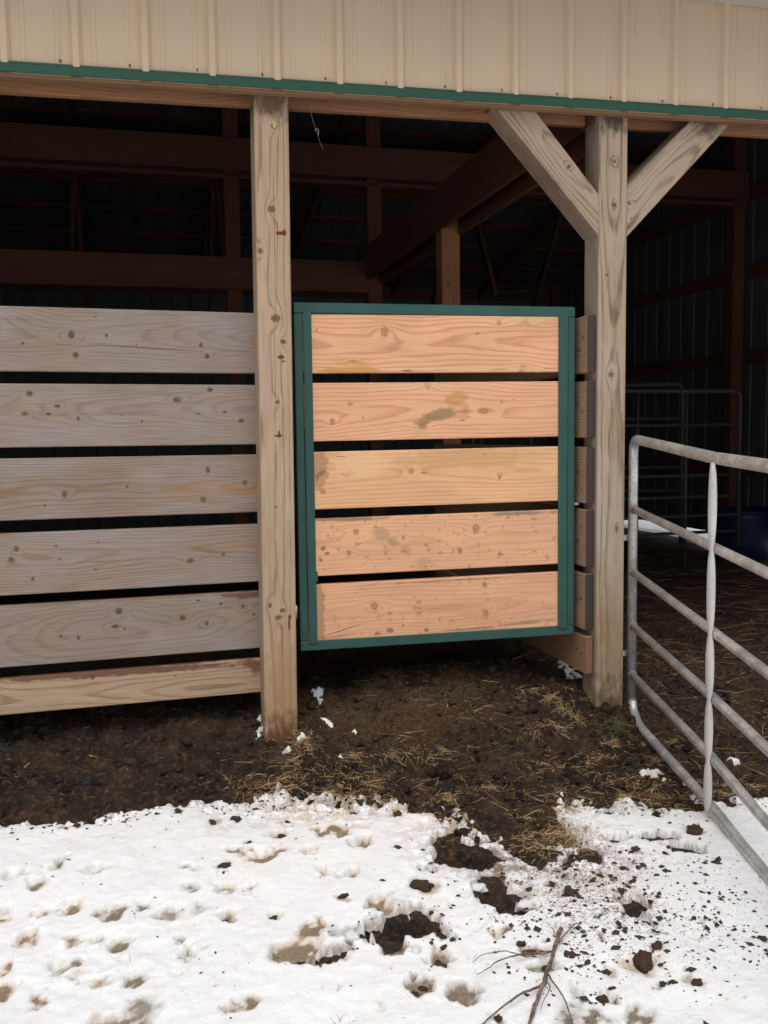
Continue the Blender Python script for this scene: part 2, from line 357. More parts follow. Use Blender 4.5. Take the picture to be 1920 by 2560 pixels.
def ground_z(x, y):
    rough = sst(-1.3, -0.45, y)*(1-sst(9, 10, y))
    z = base_z(x, y) + 0.03*(fbm(x*1.3, y*1.3, 3, 3)-.5)
    near = np.exp(-np.clip(y-0.9, 0, 99)*0.7)
    z = z + rough*near*(0.040*(fbm(x*6, y*6, 5, 3)-.5) + 0.046*(fbm(x*17, y*17, 8, 3)-.5) + 0.026*(fbm(x*48, y*48, 12, 2)-.5))
    z = z - rough*near*0.016*np.clip(fbm(x*9+3, y*9, 33, 2)-.55, 0, 1)*4
    for (hx_, hy_, hr_) in DENTS:
        d = np.hypot((x-hx_)*(1+.3*math.sin(hx_*40)), y-hy_)/hr_ + (fbm(x*30, y*30, 37, 2)-.5)*.5
        z = z - .030*sst(1.1, .55, d) + .012*np.exp(-((d-1.25)/.25)**2)
    for (hx_, hy_, ax_, ay_, an_, dp_) in PITS:
        dx, dy = x-hx_, y-hy_
        u = dx*math.cos(an_)+dy*math.sin(an_); v = dy*math.cos(an_)-dx*math.sin(an_)
        d = np.sqrt((u/ax_)**2+(v/ay_)**2) + (fbm(x*26, y*26, 39, 2)-.5)*.5
        z = z - dp_*sst(1.15, .5, d)
    return z
CA, SA = math.cos(YAW), math.sin(YAW)
def ell(x, y, cx_, cy_, rx, ry, ang=0.0):
    dx, dy = x-cx_, y-cy_
    u = dx*CA - dy*SA; v = dx*SA + dy*CA
    if ang:
        a = math.radians(-ang); u, v = u*math.cos(a)+v*math.sin(a), v*math.cos(a)-u*math.sin(a)
    return np.sqrt((u/rx)**2+(v/ry)**2)
def snow_fields(x, y):
    ex = np.array([e[0] for e in EDGE]); ey = np.array([e[1] for e in EDGE])
    yb = np.interp(x, ex, ey)
    yb = np.where((x > 5.5) | (x < -4.7) | (y > 9.2), 200.0, yb)
    nz1 = fbm(x*9, y*9, 41, 4); nz2 = fbm(x*30, y*30, 47, 3); nz3 = fbm(x*4, y*4, 53, 3)
    e = yb - y + (nz1-.5)*(.10+.20*sst(-.35, .0, x)) + (nz2-.5)*(.03+.10*sst(-.35, .0, x))
    t = 0.032*sst(-0.03, 0.12, e) - 0.03*sst(0.03, -0.05, e)
    # worn thin and patchy where the mud was trodden out
    worn = np.exp(-((x-.72)/.28)**2-((y+1.12)/.20)**2)*0.95 + np.exp(-((x-.15)/.40)**2-((y+.50)/.15)**2)*0.85 + np.exp(-((x-.55)/.22)**2-((y+.82)/.22)**2)*0.8 + np.exp(-((x-1.15)/.35)**2-((y+.78)/.10)**2)*0.5
    nz4 = fbm(x*62, y*62, 58, 3)
    t = t*(1-.62*worn) - worn*0.06*np.clip(nz2*.4+nz1*.25+nz4*.35-.47, 0, 1)*2.6
    thick = np.clip(t/.03, 0, 1)
    t = t + thick*((nz3-.5)*0.016 + (nz1-.5)*0.010 + (nz2-.5)*0.004 + (fbm(x*70, y*70, 57, 2)-.5)*.0035)
    stain = np.clip(worn*0.95*sst(.36, .58, nz2) + .5*np.exp(-np.abs(e)/.03)*sst(.4, .6, nz2)*sst(-.6, -.2, x), 0, 1)
    churn = np.exp(-((x+.75)/.35)**2-((y+1.35)/.3)**2) + .8*np.exp(-((x-.5)/.35)**2-((y+1.2)/.35)**2)
    t = t + churn*0.016*(fbm(x*22, y*22, 71, 3)-.5)
    grime = np.clip(np.exp(-((x-.72)/.26)**2-((y+1.45)/.32)**2)*0.8 + worn*.7 + 0.8*np.exp(-np.abs(e)/0.05), 0, 1)
    bare = np.zeros_like(x)
    sel_ = (x > -1.6) & (x < 2.4) & (y > -2.4) & (y < 0.8)
    xs, ys_ = x[sel_], y[sel_]
    wx = xs + (fbm(xs*24, ys_*24, 81, 3)-.5)*.065; wy = ys_ + (fbm(xs*24+9, ys_*24+4, 83, 3)-.5)*.065
    ts, ss_, bs = t[sel_], stain[sel_], bare[sel_]
    for (px, py, rx, ry, dep, st) in PRINTS:
        b = (abs(xs-px) < 4*max(rx, ry)) & (abs(ys_-py) < 4*max(rx, ry))
        d = ell(wx[b], wy[b], px, py, rx*1.05, ry*1.05)
        prof = sst(1.10, 0.72, d)
        cur = ts[b]
        floor_ = 0.008 + 0.006*(1-dep)
        cur = cur - np.clip(dep*0.027*prof, 0, np.maximum(cur-floor_, 0))
        cur = cur + 0.0012*dep*np.exp(-((d-1.35)/.2)**2)*np.clip(fbm(xs[b]*28, ys_[b]*28, 91, 2)*2-.7, 0, 1)
        ts[b] = cur
        ss_[b] = np.maximum(ss_[b], np.clip(st*1.9*sst(1.25, 0.45, d)*np.clip(2.4*fbm(xs[b]*34, ys_[b]*34, 95, 4)-.30, .2, 1.3), 0, 1))
    for (px, py, rx, ry, ang) in BARE:
        b = (abs(xs-px) < 4*max(rx, ry)) & (abs(ys_-py) < 4*max(rx, ry))
        d = ell(wx[b], wy[b], px, py, rx, ry, ang)
        ts[b] = ts[b] - 0.065*sst(1.40, 0.90, d)
        ts[b] = ts[b] + 0.002*np.exp(-((d-1.6)/.2)**2)*np.clip(fbm(xs[b]*26, ys_[b]*26, 97, 2)*2-.6, 0, 1)
        bs[b] = np.maximum(bs[b], sst(1.7, 1.1, d))
    for (px, py, rx, ry) in SPOTS:
        b = (abs(xs-px) < 4*max(rx, ry)) & (abs(ys_-py) < 4*max(rx, ry))
        d = ell(wx[b], wy[b], px, py, max(rx, .012), min(max(ry, .012), .11))
        lac = fbm(xs[b]*48, ys_[b]*48, 99, 3)
        ts[b] = np.maximum(ts[b], 0.007*sst(1.15, 0.3, d) - 0.03*sst(.75, 1.35, d) + (lac-.52)*.045)
    for (px, py, r_) in CLODS:
        b = (abs(xs-px) < 4*r_) & (abs(ys_-py) < 4*r_)
        d = np.hypot(wx[b]-px, wy[b]-py)/r_
        ss_[b] = np.maximum(ss_[b], .75*sst(1.9, .7, d)); ts[b] = ts[b] - .006*sst(1.6, .9, d)*np.clip(ts[b]/.02, 0, 1)
    ss_ = np.maximum(ss_, .62*sst(.015, .003, ts)*sst(.3, .55, fbm(xs*25, ys_*25, 66, 3)))
    t[sel_] = ts; stain[sel_] = ss_; bare[sel_] = bs
    return t, stain, np.clip(grime, 0, 1), bare

def axis(dense0, dense1, step, mid0, mid1, mstep, far):
    a = np.arange(dense0, dense1+step/2, step)
    l = np.arange(mid0, dense0-mstep/2, mstep); r = np.arange(dense1+mstep, mid1+mstep/2, mstep)
    fl = -np.geomspace(-mid0+1, far, 14)[::-1]; fr = np.geomspace(mid1+1, far, 14)
    return np.concatenate([fl, l, a, r, fr])
def sheet(name, X, Y, Z, mat, attrs=()):
    nx, ny = len(X), len(Y)
    gx, gy = np.meshgrid(X, Y)
    v = np.stack([gx, gy, Z], -1).reshape(-1, 3).astype(np.float32)
    i = (np.arange(ny-1)[:, None]*nx + np.arange(nx-1)[None, :]).ravel()
    f = np.stack([i, i+1, i+nx+1, i+nx], -1).astype(np.int32)
    me = bpy.data.meshes.new(name)
    me.vertices.add(len(v)); me.vertices.foreach_set("co", v.ravel())
    me.loops.add(f.size); me.loops.foreach_set("vertex_index", f.ravel())
    me.polygons.add(len(f)); me.polygons.foreach_set("loop_start", np.arange(0, f.size, 4, dtype=np.int32))
    me.polygons.foreach_set("use_smooth", np.ones(len(f), dtype=bool))
    me.update()
    for an, av in attrs:
        at = me.attributes.new(an, 'FLOAT', 'POINT'); at.data.foreach_set("value", av.ravel().astype(np.float32))
    o = link(name, me, mat, kind="structure")
    return o

# soil
n = NT("soil")
co = n.coords()
a1 = n.noise(co, 5.0, 5.0, 0.6); a2 = n.noise(co, 38.0, 5.0, 0.7); a3 = n.noise(co, 140.0, 3.0, 0.6)
c = n.mix(n.ss(a1, 0.38, 0.62), (0.017, 0.011, 0.0085), (0.056, 0.032, 0.017))
c = n.mix(n.ss(a2, 0.50, 0.66, 0.0, 0.8), c, (0.125, 0.075, 0.038))  # lighter lumps: colour contrast standing in for light on the relief
c = n.mix(n.ss(a2, 0.50, 0.30, 0.0, 0.7), c, (0.010, 0.007, 0.006))  # dark hollows: their shadow put into the soil colour
c = n.mix(n.ss(a3, 0.62, 0.76, 0.0, 0.5), c, (0.16, 0.11, 0.06))
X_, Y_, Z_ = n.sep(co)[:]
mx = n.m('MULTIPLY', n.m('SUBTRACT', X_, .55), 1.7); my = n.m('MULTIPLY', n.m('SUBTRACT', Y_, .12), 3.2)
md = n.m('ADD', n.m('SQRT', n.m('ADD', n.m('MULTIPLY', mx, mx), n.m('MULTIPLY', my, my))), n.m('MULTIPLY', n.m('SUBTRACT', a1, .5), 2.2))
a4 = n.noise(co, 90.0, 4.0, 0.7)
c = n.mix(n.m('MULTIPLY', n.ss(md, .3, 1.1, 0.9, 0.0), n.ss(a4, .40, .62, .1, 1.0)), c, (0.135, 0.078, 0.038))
n.bump(n.m('ADD', n.m('MULTIPLY', a2, 1.0), n.m('MULTIPLY', a3, 0.6)), 1.0, 0.026)
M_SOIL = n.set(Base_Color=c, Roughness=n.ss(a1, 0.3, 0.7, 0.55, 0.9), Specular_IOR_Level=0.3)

# snow
n = NT("old_snow")
co = n.coords()
st = n.attr("stain"); gr = n.attr("grime"); br = n.attr("bare")
s1 = n.noise(co, 26.0, 4.0, 0.6); s2 = n.noise(co, 120.0, 4.0, 0.65); s3 = n.noise(co, 300.0, 2.0); s4 = n.noise(co, 2.2, 3.0)
c = n.mix(n.ss(s1, 0.35, 0.7), (0.90, 0.905, 0.915), (0.86, 0.86, 0.865))
tan = n.mix(n.ss(s4, 0.4, 0.6), (0.47, 0.33, 0.185), (0.31, 0.255, 0.205))
sf = n.m('MULTIPLY', st, n.ss(s2, 0.25, 0.65, 0.65, 1.15), clamp=True)
c = n.mix(sf, c, tan)
c = n.mix(n.ss(st, 0.62, 1.0, 0.0, 0.75), c, n.mix(n.ss(s2, 0.4, 0.6), (0.10, 0.07, 0.045), (0.26, 0.20, 0.14)))
gf = n.m('MULTIPLY', n.ss(n.m('MULTIPLY_ADD', gr, 0.13, s2), 0.57, 0.72), n.m('MULTIPLY', gr, 1.4, clamp=True), clamp=True)
c = n.mix(n.m('MULTIPLY', gf, 0.72), c, (0.19, 0.14, 0.10))
c = n.mix(n.m('MULTIPLY', br, n.ss(s1, 0.40, 0.62, 0.10, 0.75)), c, (0.30, 0.235, 0.18))
n.bump(n.m('ADD', n.m('MULTIPLY', s2, 1.0), n.m('MULTIPLY', s3, 0.6)), 0.6, 0.006)
M_SNOW = n.set(Base_Color=c, Roughness=0.55, Specular_IOR_Level=0.3)

GX = axis(-1.5, 2.5, 0.0075, -4.5, 7.0, 0.06, 130)
GY = axis(-2.15, 0.62, 0.0075, -5.0, 9.8, 0.06, 130)
gx, gy = np.meshgrid(GX, GY)
GZ = ground_z(gx, gy)
T, ST, GR, BR = snow_fields(gx, gy)
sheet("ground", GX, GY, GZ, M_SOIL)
SB = base_z(gx, gy) + 0.03*(fbm(gx*1.3, gy*1.3, 3, 3)-.5)
blend = sst(0.030, 0.012, T)                          # a thin crust follows the rough soil
SZ = SB*(1-blend) + np.minimum(GZ, SB+.05)*blend + T
SZ = np.maximum(SZ, GZ-0.05)
top_z = np.maximum(GZ, SZ)
sheet("snow", GX, GY, SZ, M_SNOW, (("stain", ST), ("grime", GR), ("bare", BR)))
def surf(x, y):
    i = int(np.clip(np.searchsorted(GX, x), 0, len(GX)-1)); j = int(np.clip(np.searchsorted(GY, y), 0, len(GY)-1))
    return float(top_z[j, i])
def soilz(x, y):
    i = int(np.clip(np.searchsorted(GX, x), 0, len(GX)-1)); j = int(np.clip(np.searchsorted(GY, y), 0, len(GY)-1))
    return float(GZ[j, i])

# ------------------------------------------------------------------ barn
TILT = 0.0165                                         # the front header runs slightly out of level
def tz(x): return 2.6125 + (x+0.07)*TILT              # underside of the header
UP = (0, -math.pi/2, 0)                               # a piece standing on end
barn = thing("barn", "tan ribbed metal barn with open wooden front and green trim", "barn", (0, 0, 0))

POST_L = (0.415, 0.290, 0.188); POST_D = (0.22, 0.14, 0.085)
RED = (0.13, 0.025, 0.012)
P1L = 2.95; P1C = 1.225
def pz(zw): return zw - P1C
M_P1 = wood("post_timber", POST_L, POST_D, length=P1L, freq=72, contrast=0.95, sharp=.62, pith=(0.11, 0.075), wander=0.016, seed=1.0, grey=(0.42, 0.33, 0.25), grey_amt=0.35,
    knots=[(pz(2.55), -.012, .013), (pz(2.22), .006, .016), (pz(1.78), -.004, .016), (pz(1.685), -.034, .012), (pz(1.437), -.006, .009),
           (pz(.585), .040, .009), (pz(.56), -.013, .014), (pz(.53), .006, .012), (pz(2.05), .055, .012), (pz(1.0), .01, .006)],
    stains_and_shade=[(pz(2.66), 0, .12, .14, 0, (0.10, 0.05, 0.03), .9, .8), (pz(2.555), -.012, .017, .009, 0, (0.55, 0.42, 0.16), .9, .3),  # first patch: shade under the trim, painted on the post top
            (pz(2.125), -.030, .0075, .022, 0, RED, .95, .15), (pz(2.127), -.045, .014, .009, 0, RED, .95, .2), (pz(1.622), -.025, .010, .016, 0, RED, .9, .15), (pz(1.605), -.034, .004, .010, 0, RED, .9, .15),
            (pz(1.297), -.006, .0055, .018, 0, RED, .95, .15), (pz(1.303), -.010, .017, .005, 0, RED, .95, .15),
            (pz(.50), -.040, .030, .006, 0, RED, .95, .2), (pz(.53), -.043, .010, .009, 0, RED, .9, .2),
            (pz(2.1), -.004, .42, .0013, 0, (0.06, 0.04, 0.03), .9, .3), (pz(1.62), .002, .25, .0012, 0, (0.06, 0.04, 0.03), .8, .3), (pz(.3), -.004, .32, .0013, 0, (0.08, 0.05, 0.03), .8, .3),
            (pz(.20), 0, .42, .12, 0, (0.34, 0.195, 0.09), .7, .9), (pz(-.03), 0, .20, .14, 0, (0.12, 0.05, 0.022), .95, .75)])
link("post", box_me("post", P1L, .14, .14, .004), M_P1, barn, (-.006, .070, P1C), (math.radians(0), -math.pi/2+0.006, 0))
P2L = 3.0; P2C = 1.235
def p2(zw): return zw - P2C
M_P2 = wood("post_timber", (0.395, 0.290, 0.195), (0.17, 0.115, 0.075), length=P2L, freq=105, contrast=1.0, sharp=.52, checks=.75, pith=(0.10, -0.02), wander=0.026, seed=5.0, grey=(0.40, 0.34, 0.28), grey_amt=0.55, relief=0.6,
    knots=[(p2(1.555), .004, .013), (p2(2.50), -.004, .010), (p2(2.31), -.006, .010), (p2(.85), -.03, .008), (p2(2.0), .03, .007)],
    stains_and_shade=[(p2(2.70), 0, .10, .12, 0, (0.05, 0.025, 0.022), .9, .8), (p2(1.36), -.065, .25, .012, 0, (0.30, 0.15, 0.06), .75, .8), (p2(.25), 0, .5, .12, 0, (0.28, 0.17, 0.085), .6, .9), (p2(-.05), 0, .24, .14, 0, (0.10, 0.055, 0.03), .9, .8)])  # first patch paints the shade below the trim onto the top end
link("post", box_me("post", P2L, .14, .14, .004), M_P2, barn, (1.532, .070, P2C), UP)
# further posts along the front, out to the end walls
M_PX = wood("post_timber", POST_L, POST_D, length=3.0, freq=60, contrast=0.6, seed=8.0, knots=[(.5, .02, .012), (-.3, -.03, .01)])
pm = box_me("post", 3.0, .14, .14, .004)
for px in (-2.5, -4.45, 5.30):
    link("post", pm, M_PX, barn, (px, .070, 1.235), UP)

# knee braces beside the second post (side outlines in x,z ; depth in y)
def prism_me(name, poly, y0, y1, bev=0.003):
    bm = bmesh.new()
    f = bm.faces.new([bm.verts.new((px, y0, qz)) for px, qz in poly])
    r_ = bmesh.ops.extrude_face_region(bm, geom=[f])
    bmesh.ops.translate(bm, vec=(0, y1-y0, 0), verts=[v for v in r_['geom'] if isinstance(v, bmesh.types.BMVert)])
    bmesh.ops.recalc_face_normals(bm, faces=bm.faces)
    bmesh.ops.bevel(bm, geom=list(bm.edges), offset=bev, segments=1, affect='EDGES')
    return to_mesh(name, bm)
def brace(poly, mat, y0, y1):
    """timber whose own X runs along its first long edge"""
    a, b = Vector((poly[0][0], 0, poly[0][1])), Vector((poly[1][0], 0, poly[1][1]))
    c0 = sum((Vector((p, 0, q)) for p, q in poly), Vector())/len(poly)
    ang = math.atan2((b-a).z, (b-a).x)
    loc = [(math.cos(-ang)*(p-c0.x)-math.sin(-ang)*(q-c0.z), math.sin(-ang)*(p-c0.x)+math.cos(-ang)*(q-c0.z)) for p, q in poly]
    yc = (y0+y1)/2
    link("knee_brace", prism_me("knee_brace", loc, y0-yc, y1-yc), mat, barn, (c0.x, yc, c0.z), (0, -ang, 0))
DK = (0.06, 0.03, 0.03)  # brace tops: purple-brown stain that also holds painted shade under the trim
M_BL = wood("brace_timber", (0.41, 0.300, 0.205), (0.17, 0.11, 0.072), length=9, freq=115, contrast=0.85, sharp=.5, checks=.7, pith=(0.09, 0.03), wander=0.03, seed=11.0, grey=(0.34, 0.28, 0.24), grey_amt=0.5, relief=0.6,
    knots=[(.05, .03, .010)], stains_and_shade=[(-.36, .01, .12, .10, 25, DK, .85, .9), (-.02, -.075, .42, .030, 0, (0.20, 0.10, 0.045), .55, .8)])
brace([(.965, 2.700), (1.4625, 2.172), (1.4625, 2.352), (1.148, 2.700)], M_BL, .002, .138)
M_BR = wood("brace_timber", (0.42, 0.315, 0.22), (0.17, 0.11, 0.072), length=9, freq=115, contrast=0.85, sharp=.5, checks=.7, pith=(0.085, -0.03), wander=0.028, seed=14.0, grey=(0.34, 0.29, 0.25), grey_amt=0.5, relief=0.6,
    knots=[(-.26, .02, .010)], stains_and_shade=[(.30, .0, .12, .11, -25, DK, .8, .9), (-.05, .075, .33, .018, 0, (0.16, 0.12, 0.05), .6, .8), (-.30, -.035, .006, .004, 0, RED, .9, .2)])
brace([(1.6015, 2.172), (2.122, 2.700), (1.915, 2.700), (1.6015, 2.400)], M_BR, .002, .138)

# header, nailer, green trim
HB_L, HB_D = (0.34, 0.165, 0.08), (0.16, 0.066, 0.032)
hx0, hx1 = -4.5, 5.36
HZ = 0.043
hl = math.hypot(hx1-hx0, (hx1-hx0)*TILT); hang = -math.atan(TILT); hmx = (hx0+hx1)/2
M_HEAD = wood("header_timber", HB_L, HB_D, length=hl, freq=100, contrast=0.5, seed=20.0, pith=(0.05, -0.03),
    knots=[(-.80-hmx, -.02, .008), (-.72-hmx, .0, .007), (-.55-hmx, .01, .012), (-.31-hmx, -.02, .007), (1.9-hmx, .0, .009)])
link("header_beam", box_me("header_beam_inner", hl, .038, .235, .003), M_HEAD, barn, (hmx, .1225, tz(hmx)+HZ+.1175), (0, hang, 0))
M_NAIL = wood("nailer_timber", (0.30, 0.165, 0.09), (0.17, 0.08, 0.04), length=hl, freq=100, contrast=0.4, seed=22.0)
link("nailer", box_me("nailer", hl, .040, .12, .002), M_NAIL, barn, (hmx, -.0225, tz(hmx)+.051+.060), (0, hang, 0))

M_TRIM = plain("green_trim_paint", (0.0075, 0.066, 0.038), 0.42, 0.0, 0.12, 4.0, 0.05, 0.45)
def trim_me(name, L):
    prof = [(-.004, .0), (-.018, -.003), (-.019, .002), (-.019, .026), (-.012, .033), (-.010, .039)]
    prof2 = [(a+.0015, b+.0012) for a, b in reversed(prof)]
    bm = bmesh.new()
    rings = [[bm.verts.new((x_, a, b)) for a, b in prof+prof2] for x_ in (-L/2, L/2)]
    k = len(rings[0])
    for i in range(k):
        bm.faces.new((rings[0][i], rings[0][(i+1) % k], rings[1][(i+1) % k], rings[1][i]))
    bm.faces.new(rings[0]); bm.faces.new(list(reversed(rings[1])))
    bmesh.ops.recalc_face_normals(bm, faces=bm.faces)
    return to_mesh(name, bm)
for (x0, x1, dy) in ((-4.5, 0.935, 0.0), (0.90, 5.45, -.0025)):
    xm = (x0+x1)/2
    link("green_trim", trim_me("green_trim", math.hypot(x1-x0, (x1-x0)*TILT)), M_TRIM, barn, (xm, -.050+dy, tz(xm)+.062), (0, hang, 0))

# ribbed siding, one object per sheet
n = NT("tan_siding_paint")
co = n.coords()
xx, yy, zz = n.sep(n.geo("Position"))[:]
v1 = n.noise(n.scale(co, (5, 5, 1.2)), 1.0, 4.0, 0.6); v2 = n.noise(co, 160, 2.0)
v = n.m('ADD', n.m('MULTIPLY_ADD', v1, 0.16, 0.90), n.m('MULTIPLY', n.m('SUBTRACT', v2, 0.5), 0.05))
c = n.mix(1.0, (0.575, 0.428, 0.300), n.comb(v, v, v), 'MULTIPLY')
c = n.mix(n.ss(n.noise(n.scale(co, (22, 22, 3)), 1.0, 4.0, 0.7), 0.60, 0.8, 0.0, 0.35), c, (0.36, 0.25, 0.16))
M_SIDE = n.set(Base_Color=c, Roughness=0.5, Specular_IOR_Level=0.35)
PITCHR = 0.2545
def rib_sheet(name, ribs, H, h=0.019, pitch=PITCHR, shear=0.0):
    """profile in local x (width), -y (outwards), extruded up z"""
    pr = []
    for i in range(ribs):
        b = i*pitch
        pr += [(b+.0, 0), (b+.052, 0), (b+.055, .0025), (b+.068, .0025), (b+.071, 0), (b+.102, 0)]
        pr += [(b+.102, 0), (b+.116, h*.93), (b+.119, h), (b+.136, h), (b+.139, h*.93), (b+.153, 0)]
        pr += [(b+.184, 0), (b+.187, .0025), (b+.200, .0025), (b+.203, 0)]
    pr.append((ribs*pitch, 0))
    q = []
    for p_ in pr:
        if not q or abs(q[-1][0]-p_[0]) > 1e-6 or abs(q[-1][1]-p_[1]) > 1e-6: q.append(p_)
    bm = bmesh.new()
    lo = [bm.verts.new((a, -b, a*shear)) for a, b in q]
    hi = [bm.verts.new((a, -b, H+a*shear*0)) for a, b in q]
    for i in range(len(q)-1):
        bm.faces.new((lo[i], lo[i+1], hi[i+1], hi[i]))
    return to_mesh(name, bm)
bmscr = bmesh.new()
bmesh.ops.create_cone(bmscr, cap_ends=True, segments=6, radius1=.0048, radius2=.0042, depth=.005)
bmesh.ops.create_cone(bmscr, cap_ends=True, segments=10, radius1=.0075, radius2=.0065, depth=.0015)
scr_me = to_mesh("screw", bmscr)
M_SCREW = plain("screw_metal", (0.20, 0.15, 0.11), 0.5, 0.5)
SW = 3*PITCHR
side_me = rib_sheet("siding_sheet", 3, 0.70, shear=TILT)
x = -0.742 - 0.127 - 5*SW
k = 0
while x < 5.35:
    s = link("siding_sheet", side_me, M_SIDE, barn, (x, -.0445, tz(x)+.062))
    for i in range(3):
        sx_ = i*PITCHR + .127 - .058
        link("screw", scr_me, M_SCREW, s, (sx_, -.0030, .056+sx_*TILT), (math.pi/2, 0, random.random())).scale = (.85, .85, .8)
    x += SW; k += 1

# eave, roof, frame inside
M_FASC = plain("white_fascia", (0.62, 0.62, 0.62), 0.5, 0.0, 0.1, 3.0)
M_SOFF = plain("grey_soffit", (0.5, 0.47, 0.42), 0.6, 0.0, 0.1, 3.0)
link("fascia", box_me("fascia", 10.4, .02, .16, .002), M_FASC, barn, (.43, -.36, 3.228))
link("soffit", box_me("soffit", 10.4, .30, .012, .001), M_SOFF, barn, (.43, -.199, 3.212))
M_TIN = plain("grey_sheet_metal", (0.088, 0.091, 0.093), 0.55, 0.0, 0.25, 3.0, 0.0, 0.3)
RIDGE_Y, RIDGE_Z = 4.45, 4.44
slope = (RIDGE_Z-3.315)/(RIDGE_Y+.37)
ra = math.atan(slope)
rl = math.hypot(RIDGE_Y+.37, RIDGE_Z-3.315)
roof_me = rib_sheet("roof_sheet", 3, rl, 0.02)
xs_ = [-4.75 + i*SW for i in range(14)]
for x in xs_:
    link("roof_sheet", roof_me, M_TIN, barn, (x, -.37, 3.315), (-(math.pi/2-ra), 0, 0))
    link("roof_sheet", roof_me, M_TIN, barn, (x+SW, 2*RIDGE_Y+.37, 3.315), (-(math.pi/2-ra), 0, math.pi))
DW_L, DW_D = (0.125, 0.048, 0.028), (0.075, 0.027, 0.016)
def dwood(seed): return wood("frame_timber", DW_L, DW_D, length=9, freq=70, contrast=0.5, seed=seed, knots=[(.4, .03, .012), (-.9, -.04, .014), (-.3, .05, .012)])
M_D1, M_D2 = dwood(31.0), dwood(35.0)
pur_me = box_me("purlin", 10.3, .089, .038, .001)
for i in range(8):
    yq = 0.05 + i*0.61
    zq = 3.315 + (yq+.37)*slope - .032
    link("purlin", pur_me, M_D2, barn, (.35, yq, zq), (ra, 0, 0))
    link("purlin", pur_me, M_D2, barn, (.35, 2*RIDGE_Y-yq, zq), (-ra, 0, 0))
raf_me = box_me("rafter", rl-.62, .038, .14, .002)
for px in (-3.6, -2.4, -1.1, 0.25, 1.36, 2.9, 4.2):
    link("rafter", raf_me, M_D1, barn, (px, (RIDGE_Y-.22)/2, 3.315+(RIDGE_Y+.15)/2*slope-.125), (ra, 0, math.pi/2)) if False else None
    for sgn in (0, 1):
        o = link("rafter", raf_me, M_D1, barn)
        yc = (RIDGE_Y-.30)/2
        zc = 3.315 + (yc+.37)*slope - .125
        o.location = (px, yc if sgn == 0 else 2*RIDGE_Y-yc, zc)
        o.rotation_euler = (0, -ra if sgn == 0 else ra, math.pi/2)
# middle beams and posts
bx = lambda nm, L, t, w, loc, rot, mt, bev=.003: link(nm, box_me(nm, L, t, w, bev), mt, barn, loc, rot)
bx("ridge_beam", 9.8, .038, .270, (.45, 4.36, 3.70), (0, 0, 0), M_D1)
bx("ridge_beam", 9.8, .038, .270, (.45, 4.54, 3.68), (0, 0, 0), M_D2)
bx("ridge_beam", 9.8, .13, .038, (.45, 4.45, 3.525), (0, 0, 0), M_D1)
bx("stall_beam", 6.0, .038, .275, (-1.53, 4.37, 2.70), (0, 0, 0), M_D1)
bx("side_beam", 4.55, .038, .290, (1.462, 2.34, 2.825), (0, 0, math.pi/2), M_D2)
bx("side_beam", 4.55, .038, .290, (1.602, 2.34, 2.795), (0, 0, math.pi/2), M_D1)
M_IP = wood("inner_post_timber", (0.33, 0.15, 0.07), (0.19, 0.08, 0.04), length=3, freq=70, contrast=.4, seed=40., knots=[(1.0, .02, .014), (.3, -.03, .012)])
ipm = box_me("inner_post", 3.0, .13, .13, .003)
link("inner_post", ipm, M_IP, barn, (1.532, 2.33, 1.32), UP)
ipl = box_me("inner_post", 4.3, .13, .13, .003)
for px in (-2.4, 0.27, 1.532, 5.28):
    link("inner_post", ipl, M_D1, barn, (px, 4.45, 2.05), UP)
# struts between the ridge beam and the roof frame
stm = box_me("strut", 1.5, .038, .089, .002)
for px in (-3.6, -2.4, -1.1, 0.25, 2.9, 4.2):
    link("strut", stm, M_D2, barn, (px, 5.35, 3.30), (0, -1.0, math.pi/2))
    link("strut", stm, M_D2, barn, (px, 6.6, 3.30), (0, 0.9, math.pi/2))
# end and back walls of ribbed sheets on girts
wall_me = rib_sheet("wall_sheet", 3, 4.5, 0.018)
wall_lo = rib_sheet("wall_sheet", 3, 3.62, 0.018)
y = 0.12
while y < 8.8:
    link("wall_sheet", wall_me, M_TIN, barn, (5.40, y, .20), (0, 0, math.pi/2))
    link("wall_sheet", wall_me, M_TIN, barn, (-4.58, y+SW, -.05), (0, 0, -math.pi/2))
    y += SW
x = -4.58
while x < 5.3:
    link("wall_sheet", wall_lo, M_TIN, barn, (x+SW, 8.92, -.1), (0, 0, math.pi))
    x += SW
link("corner_light_stop", box_me("corner_light_stop", 3.9, .12, .12, .003), M_D1, barn, (5.345, 8.85, 1.75), UP)  # filler added to close a light leak at the back corner
gim = box_me("girt", 8.7, .038, .13, .002)
for zq in (.90, 2.02, 2.86, 3.62):
    link("girt", gim, M_D2, barn, (5.365, 4.5, zq), (0, 0, math.pi/2))
    link("girt", gim, M_D2, barn, (-4.545, 4.5, zq), (0, 0, math.pi/2))
gib = box_me("girt", 9.8, .038, .13, .002)
for zq in (.9, 1.8, 2.6, 3.25):
    link("girt", gib, M_D2, barn, (.4, 8.88, zq), (0, 0, 0))

